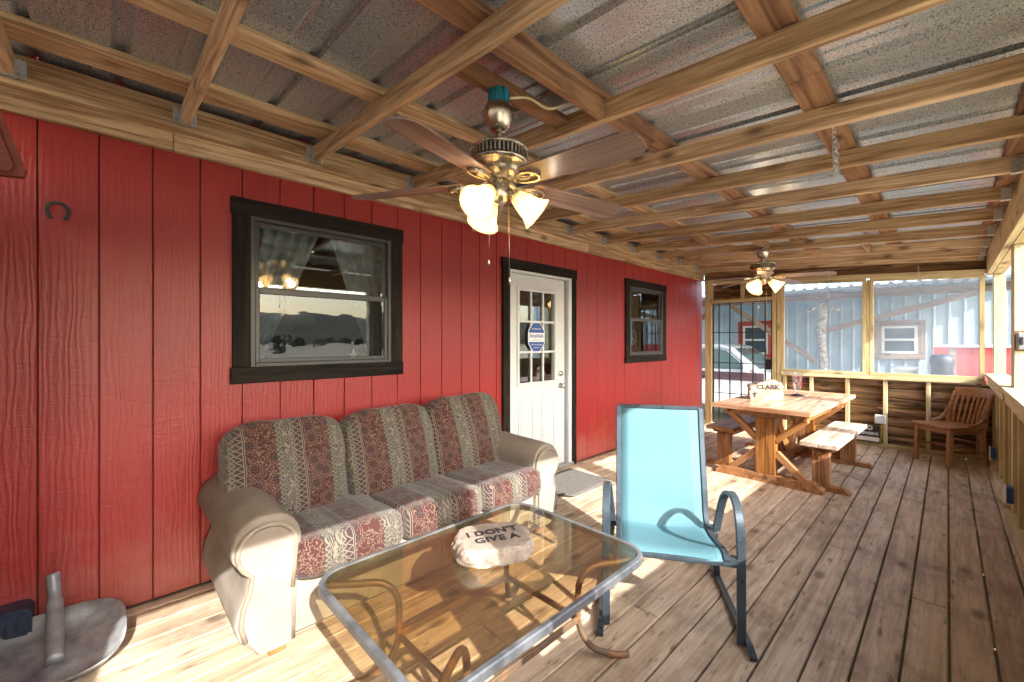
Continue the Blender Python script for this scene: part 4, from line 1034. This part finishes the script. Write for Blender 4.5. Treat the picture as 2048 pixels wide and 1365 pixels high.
# shovel head
M['shovelsteel'] = plain('worn_shovel_steel', (.38, .39, .40), .42, .25, .3, 9, .4)
sh = empty('shovel', (-.17, 2.68, 0), label='worn steel shovel head lying on the deck against the red wall', cat='shovel')
out = []
for k in range(36):
    a = 2*math.pi*k/36; e = 3.2; r = 1/((abs(math.cos(a))**e + abs(math.sin(a))**e)**(1/e)); out.append((.235*r*math.cos(a), .225*r*math.sin(a)))
vs = [(0, 0, 0)]; fs = []; rings = [.35, .7, .9, 1.0]
for j, k in enumerate(rings):
    for a, b in out: vs.append((a*k, b*k, [-.012, -.008, .008, .050][j] + (0 if b > -.05 else -.02*(-b-.05)/.18*k)))
n = 36
fs += [(0, 1+i, 1+(i+1) % n) for i in range(n)]
for j in range(3): fs += [(1+j*n+i, 1+j*n+(i+1) % n, 1+(j+1)*n+(i+1) % n, 1+(j+1)*n+i) for i in range(n)]
mb = MB(); mb.add(vs, fs, 0, True); o = mb.build('blade', M['shovelsteel'], sh); o.location = (-.165, 2.66, .055); o.rotation_euler = (math.radians(10), 0, 0); par(o, sh)
sm = o.modifiers.new('t', 'SOLIDIFY'); sm.thickness = .003
mb = MB(); mb.tube(bez([(-.155, 2.60, .050), (-.16, 2.70, .085), (-.165, 2.80, .16), (-.172, 2.865, .23), (-.178, 2.90, .305)]), [.028]*4 + [.031]*9 + [.029]*8 + [.024]*12, 14); mb.build('socket', M['shovelsteel'], sh)
# blue vented box
M['blueplastic'] = plain('navy_plastic', (.018, .03, .06), .4)
bx = empty('vented_box', (-.42, 2.83, 0), label='dark blue plastic box with slanted vent slots behind the shovel', cat='box')
mb = MB(); mb.prism(rrect(-.60, -.238, .0, .205, .035), 2.84, 2.945, 1); mb.build('shell', M['blueplastic'], bx)
mb = MB(); mb.prism(rrect(-.59, -.25, .012, .193, .03), 2.832, 2.839, 1); mb.build('face_plate', M['blueplastic'], bx)
for k in range(9):
    x = -.545 + .032*k; mb = MB(); z1 = .06 + .0125*k; mb.prism([(x, z1-.045), (x+.013, z1-.045), (x+.013, z1+.012), (x, z1+.005)], 2.829, 2.8315, 1); mb.build('vent_slot', M['black'], bx)
# door mat
def mat_m():
    t = NT('grey_woven_mat'); v = t.coord('Object', False); a = t.n('ShaderNodeTexChecker', {'Vector': v, 'Scale': 120}).outputs['Fac']; n = t.noise(v, 45, 4)
    t.base(t.mix(n, (.07, .065, .06, 1), (.20, .185, .17, 1)), .95); t.bump(t.math('ADD', a, n), .8, .006); return t.mat
mb = MB(); vs = []; fs = []; nx, ny = 16, 10
for j in range(ny+1):
    for i in range(nx+1):
        x = 2.86+.76*i/nx; y = 2.30+.55*j/ny; c = max(0, 1-i/3.2-j/3.6); vs.append((x + .03*c, y+.03*c, .010 + .05*c**1.3 + .002*math.sin(i*1.3)*math.sin(j*.9)))
for j in range(ny):
    for i in range(nx): fs.append((j*(nx+1)+i, j*(nx+1)+i+1, (j+1)*(nx+1)+i+1, (j+1)*(nx+1)+i))
mb.add(vs, fs, 0, True); o = mb.build('door_mat', mat_m()); s_ = o.modifiers.new('t', 'SOLIDIFY'); s_.thickness = .008; s_.offset = -1
tag(o, 'grey woven door mat with one corner curled up', 'mat')
# no trespassing sign leaning on the end wall
M['signblack'] = plain('sign_black', (.02, .018, .016), .45); M['signwhite'] = plain('sign_white', (.72, .70, .64), .5, 0, .04); M['gold'] = plain('sign_gold_line', (.45, .33, .16), .5)
sg = empty('warning_sign', (7.275, .745, .045), label='black NO TRESPASSING sign leaning low on the end wall', cat='sign'); sg.rotation_euler = (0, math.radians(4), 0)
mb = MB(); mb.box(-.003, .003, -.142, .142, 0, .245); mb.build('board', M['signblack'], sg, local=True)
SM = lambda y, z: basis((0, -1, 0), (0, 0, 1), (-.0042, y, z))
text_mesh('lettering', 'NO', .075, M['signwhite'], sg, SM(0, .195), .0005, .003, local=True)
text_mesh('lettering', 'TRESPASSING', .050, M['signwhite'], sg, SM(0, .122), .0005, .0016, local=True, sx=.78)
mb = MB(); mb.box(-.0048, -.0034, -.125, .125, .026, .078); mb.build('blank_strip', M['signwhite'], sg, local=True)
mb = MB()
for y0, y1, z0, z1 in ((-.136, .136, .234, .238), (-.136, .136, .008, .012), (-.136, -.132, .012, .234), (.132, .136, .012, .234)): mb.box(-.0045, -.0034, y0, y1, z0, z1)
mb.build('border', M['gold'], sg, local=True)
# outlet boxes
M['yellow'] = plain('yellow_cable_sheath', (.65, .42, .03), .5)
ob = empty('outlet_cover', (7.29, .62, .31), label='white outlet cover with a yellow cable on an end wall stud', cat='outlet')
mb = MB(); mb.box(7.255, 7.298, .555, .665, .31, .425, bev=.006); mb.build('cover', M['white'], ob)
mb = MB(); mb.tube(bez([(7.285, .60, .31), (7.275, .595, .22), (7.285, .60, .12), (7.29, .61, .05)]), .006, 8); mb.build('cable', M['yellow'], ob)
M['boxblue'] = plain('outlet_box_blue', (.02, .09, .28), .45)
for x, lab in ((5.0, 'blue outlet box with white plate on the knee wall by the wide post'), (6.72, 'blue outlet box with white plate on the knee wall beside the oak chair')):
    e = empty('outlet_box', (x, -.33, .2), label=lab, cat='outlet'); mb = MB(); mb.box(x-.05, x+.05, -.35, -.315, .15, .27, bev=.004); mb.build('box', M['boxblue'], e)
    mb = MB(); mb.box(x-.055, x+.055, -.3145, -.307, .145, .275, bev=.003); mb.build('plate', M['white'], e)
gb = empty('junction_box', (5.14, -.40, 1.38), label='grey metal switch box on the wide post above the cap rail', cat='switch box')
mb = MB(); mb.box(5.06, 5.155, -.45, -.375, 1.325, 1.455, bev=.008); mb.build('box', plain('grey_box_metal', (.30, .33, .36), .4, .3), gb)
mb = MB(); mb.box(5.045, 5.0595, -.405, -.385, 1.36, 1.42, bev=.003); mb.build('toggle', M['black'], gb); mb = MB(); mb.box(5.152, 5.1585, -.458, -.365, 1.31, 1.47); mb.build('back_plate', M['rough'], gb)
# chains
def chain(pts, label, link=.030, r=.002):
    c = empty('chain', pts[0], label=label, cat='chain', group='hook chains below the rafters'); P = [Vector(p) for p in pts]; k = 0
    for a, b in zip(P, P[1:]):
        n = max(1, int((b-a).length/(link*.74)))
        for i in range(n):
            key = ('link', link); mb = MB(); l = [(.009*math.cos(t_*math.pi/6), 0, link/2*math.sin(t_*math.pi/6)) for t_ in range(12)]; mb.tube(l, r, 5, closed=True)
            o = mb.build('link', M['steel'], None, key=key); d = (b-a).normalized(); q = d.to_track_quat('Z', 'X').to_matrix().to_4x4()
            o.matrix_basis = Matrix.Translation(a + (b-a)*((i+.5)/n)) @ q @ Matrix.Rotation(math.radians(90*(k % 2)+20), 4, 'Z'); par(o, c); k += 1
chain([(2.48, .375, 2.47), (2.49, .372, 2.20), (2.515, .37, 2.18), (2.53, .37, 2.36)], 'looped steel chain hanging from a rafter above the open deck')
chain([(7.24, 1.15, 2.38), (7.25, 1.15, 1.98)], 'straight steel chain hanging before the screen beside the gate', .03); chain([(7.24, .25, 2.32), (7.255, .25, 2.14)], 'short steel chain hanging before the screen beside the corner post', .03)
# things behind the windows
M['curtain'] = plain('grey_curtain', (.30, .33, .34), .9); 
def curtain(x0, x1, z0, z1, xa, xb, label):
    """gathered panel: full width at the top, pulled to xa..xb at the bottom"""
    mb = MB(); vs = []; fs = []; n = 48; mrow = 10
    for j in range(mrow+1):
        f = j/mrow; z = z1+(z0-z1)*f
        for i in range(n+1):
            u = i/n; x = (x0+(x1-x0)*u)*(1-f) + (xa+(xb-xa)*u)*f; vs.append((x, 3.16 + .022*math.sin(u*44)*(1-.3*f), z))
    for j in range(mrow):
        for i in range(n): fs.append((j*(n+1)+i, j*(n+1)+i+1, (j+1)*(n+1)+i+1, (j+1)*(n+1)+i))
    mb.add(vs, fs, 0, True); tag(mb.build('curtain', M['curtain']), label, 'curtain', 'tied back curtains inside the sofa window')
curtain(.55, 1.13, 1.15, 2.2, .50, .70, 'grey pleated curtain pulled aside inside the window nearer the horseshoe'); curtain(1.17, 1.75, 1.15, 2.2, 1.52, 1.80, 'grey pleated curtain pulled aside inside the window on the door side')
def starpts(cx, cz, R, r): return [(cx + (R if k % 2 == 0 else r)*math.sin(k*math.pi/5), cz + (R if k % 2 == 0 else r)*math.cos(k*math.pi/5)) for k in range(10)]
mb = MB(); mb.prism(starpts(1.335, 1.285, .045, .018), 3.09, 3.10, 1); tag(mb.build('star_ornament', M['signwhite']), 'small white star standing inside the sofa window sill', 'ornament')
pc = empty('peace_sign', (5.2, 3.02, 1.42), label='thin white peace sign hanging inside the small far window', cat='ornament')
mb = MB(); mb.tube([(5.2+.10*math.cos(k*math.pi/14), 3.015, 1.44+.10*math.sin(k*math.pi/14)) for k in range(28)], .006, 6, closed=True); mb.build('ring', M['signwhite'], pc)
for a in (90, 270, 225, 315): mb = MB(); mb.tube([(5.2, 3.015, 1.44), (5.2+.097*math.cos(math.radians(a)), 3.015, 1.44+.097*math.sin(math.radians(a)))], .005, 6); mb.build('spoke', M['signwhite'], pc)
# ================================================================ beyond the end wall
shed = empty('metal_shed', (13, 1.5, GZ), label='grey ribbed metal shed beyond the porch end wall', cat='shed')
XS = 13.0
def ribwall(x, y0, y1, z0, z1, opens=()):
    y = y0
    while y < y1 - .01:
        wd = min(.92, y1-y); prof = []
        k = 0
        while k*.23 < wd - .01:
            a = y + k*.23; prof += [(0, a), (0, a+.17), (-.022, a+.185), (-.022, a+.21), (0, a+.228)]; k += 1
        prof.append((0, y+wd)); mb = MB(); vs = []; fs = []
        segs = [(z0, z1)]
        for oy0, oy1, oz0, oz1 in opens:
            if oy0 < y+wd and oy1 > y: pass
        for s0, s1 in segs:
            b = len(vs); m_ = len(prof); vs += [(x+p, q, z) for z in (s0, s1) for p, q in prof]; fs += [(b+i, b+i+1, b+m_+i+1, b+m_+i) for i in range(m_-1)]
        mb.add(vs, fs); mb.build('wall_panel', M['shedmetal'], shed, fix=False); y += wd
ribwall(XS, -6.2, 9.0, GZ, 3.1)
def shed_window(yc, zc, w_, h_, trim, label_mat):
    e = empty('window', (XS, yc, zc-h_/2), parent=shed); tw = .13; x = XS-.045
    for s in (-1, 1):
        plank('trim_board', (x, yc-w_/2-tw, zc+s*(h_/2+tw/2)), (x, yc+w_/2+tw, zc+s*(h_/2+tw/2)), tw, .04, trim, e, up=(1, 0, 0)); plank('trim_board', (x, yc+s*(w_/2+tw/2), zc-h_/2), (x, yc+s*(w_/2+tw/2), zc+h_/2), tw-.002, .04, trim, e, up=(1, 0, 0))
    mb = MB(); f = .05
    mb.box(x-.02, x+.015, yc-w_/2, yc-w_/2+f, zc-h_/2, zc+h_/2); mb.box(x-.02, x+.015, yc+w_/2-f, yc+w_/2, zc-h_/2, zc+h_/2)
    for zz in (zc-h_/2+f/2, zc, zc+h_/2-f/2): mb.box(x-.019, x+.014, yc-w_/2+f, yc+w_/2-f, zz-f/2, zz+f/2)
    mb.build('window_frame', M['white'], e)
    mb = MB(); mb.box(x-.004, x+.012, yc-w_/2+f, yc+w_/2-f, zc-h_/2+f, zc+h_/2-f); mb.build('pane', M['darkpane'], e)
t_ = NT('dark_window_pane'); M['darkpane'] = t_.base((.05, .08, .10), .08, 0, .8)
M['redpaint'] = wood('faded_red_paint', (.38, .05, .045), (.50, .085, .075), .6, 8, .1, knot=False, vary=.1); M['oldtrim'] = wood('old_brown_trim', (.20, .15, .12), (.34, .26, .21), .7, 8, .2)
shed_window(3.70, 1.42, .62, .78, M['redpaint'], 0); shed_window(.76, 1.42, .60, .62, M['oldtrim'], 0)
# lean-to: log post, beam, braces and a ribbed roof
lean = empty('lean_to', (11, 1.8, GZ), label='open lean-to roof on a log post beside the metal shed', cat='lean-to')
XB = 11.0
plank('beam', (XB, -1.3, 2.33), (XB, 7.0, 2.33), .10, .14, M['oldtrim'], lean)
mb = MB(); prof = []; y = -1.35
while y < 7.2: prof += [(y, 0), (y+.09, 0), (y+.115, .03), (y+.145, .03), (y+.17, 0)]; y += .17
vs = [(x, a, zz+b) for x, zz in ((9.3, 2.34), (XB, 2.425), (13.0, 2.75)) for a, b in prof]; m_ = len(prof)
fs = [(j*m_+i, j*m_+i+1, (j+1)*m_+i+1, (j+1)*m_+i) for j in range(2) for i in range(m_-1)]
mb.add(vs, fs); mb.build('ribbed_roof', M['shedroof'], lean, fix=False)
M['bark'] = wood('peeling_bark', (.20, .17, .14), (.62, .57, .5), .9, 6, .8, knot=False)
def logpost(y, h=2.26):
    rnd = random.Random(int(y*10)); mb = MB(); pts = [(XB + rnd.uniform(-.015, .015), y + rnd.uniform(-.03, .03), GZ + (h-GZ)*k/9) for k in range(10)]
    mb.tube(pts, [.10-.003*k + rnd.uniform(-.012, .012) for k in range(10)], 12); return mb.build('log_post', M['bark'], lean)
logpost(1.85); logpost(6.6); logpost(-1.1)
for a, b in (((XB-.1, 1.75, 1.62), (XB-.1, -.35, 2.24)), ((XB-.1, 1.95, .95), (XB-.1, 3.65, 2.24)), ((XB-.14, 5.0, 1.4), (XB-.14, 4.0, 2.24))): plank('brace', a, b, .11, .04, M['oldtrim'], lean, up=(1, 0, 0))
for yy in (1.55, 2.1): mb = MB(); mb.tube([(XB-.12, yy, 2.02), (XB-.12, (yy+1.85)/2, 2.1)], .03, 6); mb.build('branch_stub', M['bark'], lean)
# red board shed to the right with a metal coping
rs = empty('red_lean_shed', (10.2, -1.0, GZ), label='low red board shed with pale metal coping before the metal shed', cat='shed')
for k in range(12): plank('board', (10.0, -.20-.2*k, GZ+.01), (10.0, -.20-.2*k, 1.28), .196, .03, M['redpaint'], rs, up=(1, 0, 0))
mb = MB(); mb.box(9.94, 10.4, -2.6, .16, 1.285, 1.325, bev=.006); mb.build('coping', M['shedroof'], rs); plank('corner_board', (9.985, -.055, GZ+.01), (9.985, -.055, 1.28), .09, .03, M['oldtrim'], rs, up=(1, 0, 0))
mb = MB(); mb.box(10.02, 12.2, -2.5, -2.46, GZ+.01, 1.28); mb.box(12.16, 12.2, -2.45, .2, GZ+.01, 1.28); mb.build('side_wall', M['redpaint'], rs)
mb = MB(); mb.lathe([(.10, 0), (.12, .05), (.13, 1.5), (.145, 1.52), (.145, 1.6), (.12, 1.66), (0, 1.68)], 24); bn = mb.build('barrel', plain('dark_plastic_barrel', (.03, .035, .05), .5)); bn.location = (9.8, .06, GZ); tag(bn, 'dark plastic barrel standing beside the low red shed', 'barrel')
mb = MB(); mb.lathe([(.12, 0), (.10, 1.2), (.11, 1.35), (.19, 1.38), (.20, 1.43), (.0, 1.44)], 20); pd = mb.build('pedestal', M['white']); pd.location = (10.3, .53, GZ); tag(pd, 'white pedestal with flat round top outside the screen panel', 'pedestal')
# white pickup truck: nose towards the open field (-y)
tr = empty('pickup_truck', (10.0, 4.2, GZ), label='white pickup truck parked beyond the barred gate', cat='truck')
M['truckpaint'] = plain('white_truck_paint', (.62, .66, .70), .25, 0, .04, 3, spec=.6); M['tyre'] = plain('tyre_rubber', (.02, .02, .022), .8); M['doorrefl'] = plain('door_reflection_maroon', (.13, .08, .10), .4)  # the maroon colour is a reflection on the truck door, painted in
TY = lambda f: 1.30 + f     # f metres behind the nose
prof = [(0, .50), (.02, .95), (.12, 1.10), (1.30, 1.20), (1.48, 1.24), (2.10, 1.74), (2.35, 1.80), (3.10, 1.80), (3.35, 1.72), (3.45, 1.22), (5.2, 1.20), (5.25, .55), (4.75, .45), (4.62, .72), (4.3, .86), (3.98, .72), (3.85, .45), (1.35, .42), (1.22, .72), (.9, .86), (.58, .72), (.45, .45)]
# body: tapered greenhouse
vs = []; fs = []; n = len(prof); hw = .88
for s, k in ((-1, 0), (-1, 1), (1, 1), (1, 0)):
    for f, z in prof:
        ins = .16*max(0, min(1, (z-1.2)/.6)) + (.05 if k == 0 and False else 0); b = .0 if k else .0
        vs.append((10.9 + s*(hw-ins - (.03 if k else 0)), TY(f + (.0)), GZ + z + (.02 if k and z > .9 else 0)))
for j in range(3): fs += [(j*n+i, j*n+(i+1) % n, (j+1)*n+(i+1) % n, (j+1)*n+i) for i in range(n)]
mb = MB(); mb.add(vs, fs + [tuple(range(n)), tuple(3*n+i for i in range(n))]); body = mb.build('body', M['truckpaint'], tr); bv = body.modifiers.new('b', 'BEVEL'); bv.width = .02; bv.segments = 2; bv.limit_method = 'ANGLE'
def side(f, z, off=.012): return (10.9 - (hw - .16*max(0, min(1, (z-1.2)/.6))) - off, TY(f), GZ+z)
def sidepatch(name, pts, mat, off=.012, th=.008):
    n_ = len(pts); mb = MB(); a = [side(f, z, off) for f, z in pts]; b = [side(f, z, off-th) for f, z in pts]
    mb.add(a+b, [tuple(range(n_)), tuple(range(n_, 2*n_))] + [(i, (i+1) % n_, n_+(i+1) % n_, n_+i) for i in range(n_)]); return mb.build(name, mat, tr)
M['carglass'] = NT('car_glass').base((.10, .16, .17), .05, 0, .8)
sidepatch('side_window', [(1.72, 1.27), (2.20, 1.68), (2.42, 1.72), (2.72, 1.72), (2.72, 1.26)], M['carglass']); sidepatch('side_window', [(2.80, 1.26), (2.80, 1.72), (3.12, 1.71), (3.28, 1.60), (3.32, 1.27)], M['carglass'])
sidepatch('reflection_band', [(1.40, 1.02), (1.40, 1.20), (3.44, 1.20), (3.44, 1.02)], M['doorrefl'], .006)  # painted reflection along the truck's side, as a dark strip
mb = MB(); mb.tube([side(f, z, .010) for f, z in ((1.55, .50), (1.55, 1.20), (1.66, 1.26), (2.16, 1.70), (2.42, 1.75), (2.76, 1.75), (2.76, .50))], .006, 5, closed=True); mb.build('door_seam', M['black'], tr)
mb = MB(); mb.box(9.985, 10.015, TY(2.52), TY(2.70), GZ+1.06, GZ+1.09, bev=.006); mb.build('door_handle', M['black'], tr)
mb = MB(); mb.box(9.84, 9.99, TY(1.66), TY(1.76), GZ+1.22, GZ+1.40, bev=.02); mb.build('mirror', M['truckpaint'], tr)
mb = MB(); ws = [(1.52, 1.275), (2.06, 1.715)]; mb.add([(10.9+s*(hw-.10-.16*max(0, (z-1.2)/.6)), TY(f)-.022, GZ+z+.012) for f, z in ws for s in (-1, 1)], [(0, 1, 3, 2)]); o = mb.build('windscreen', M['carglass'], tr); o.modifiers.new('t', 'SOLIDIFY').thickness = .006
for f in (.9, 4.3):
    for s in (-1, 1):
        wh = empty('wheel', (10.9+s*.80, TY(f), GZ+.36), parent=tr); Rm = Matrix.Translation((10.9+s*.80, TY(f), GZ+.36)) @ Matrix.Rotation(math.radians(90), 4, 'Y')
        mb = MB(); mb.lathe([(.20, -.10), (.34, -.11), (.36, -.07), (.36, .07), (.34, .11), (.20, .10)], 28, mat=Rm); mb.build('tyre', M['tyre'], wh); mb = MB(); mb.lathe([(0, -.08), (.12, -.09), (.21, -.07), (.21, .07), (.12, .09), (0, .08)], 20, mat=Rm); mb.build('rim', M['nickel'], wh)
for s in (-1, 1):
    mb = MB(); mb.box(10.9+s*.62-.16, 10.9+s*.62+.16, TY(-.015), TY(.03), GZ+.78, GZ+.93, bev=.01); mb.build('headlight', M['signwhite'], tr)
mb = MB(); mb.box(10.15, 11.65, TY(-.10), TY(.02), GZ+.46, GZ+.62, bev=.02); mb.build('bumper', M['nickel'], tr); mb = MB(); mb.box(10.5, 11.3, TY(-.012), TY(.02), GZ+.74, GZ+.95, bev=.006); mb.build('grille', M['black'], tr)
mb = MB(); mb.tube([(10.25, TY(1.35), GZ+1.2), (10.22, TY(1.45), GZ+2.0)], .004, 5); mb.build('aerial', M['black'], tr)
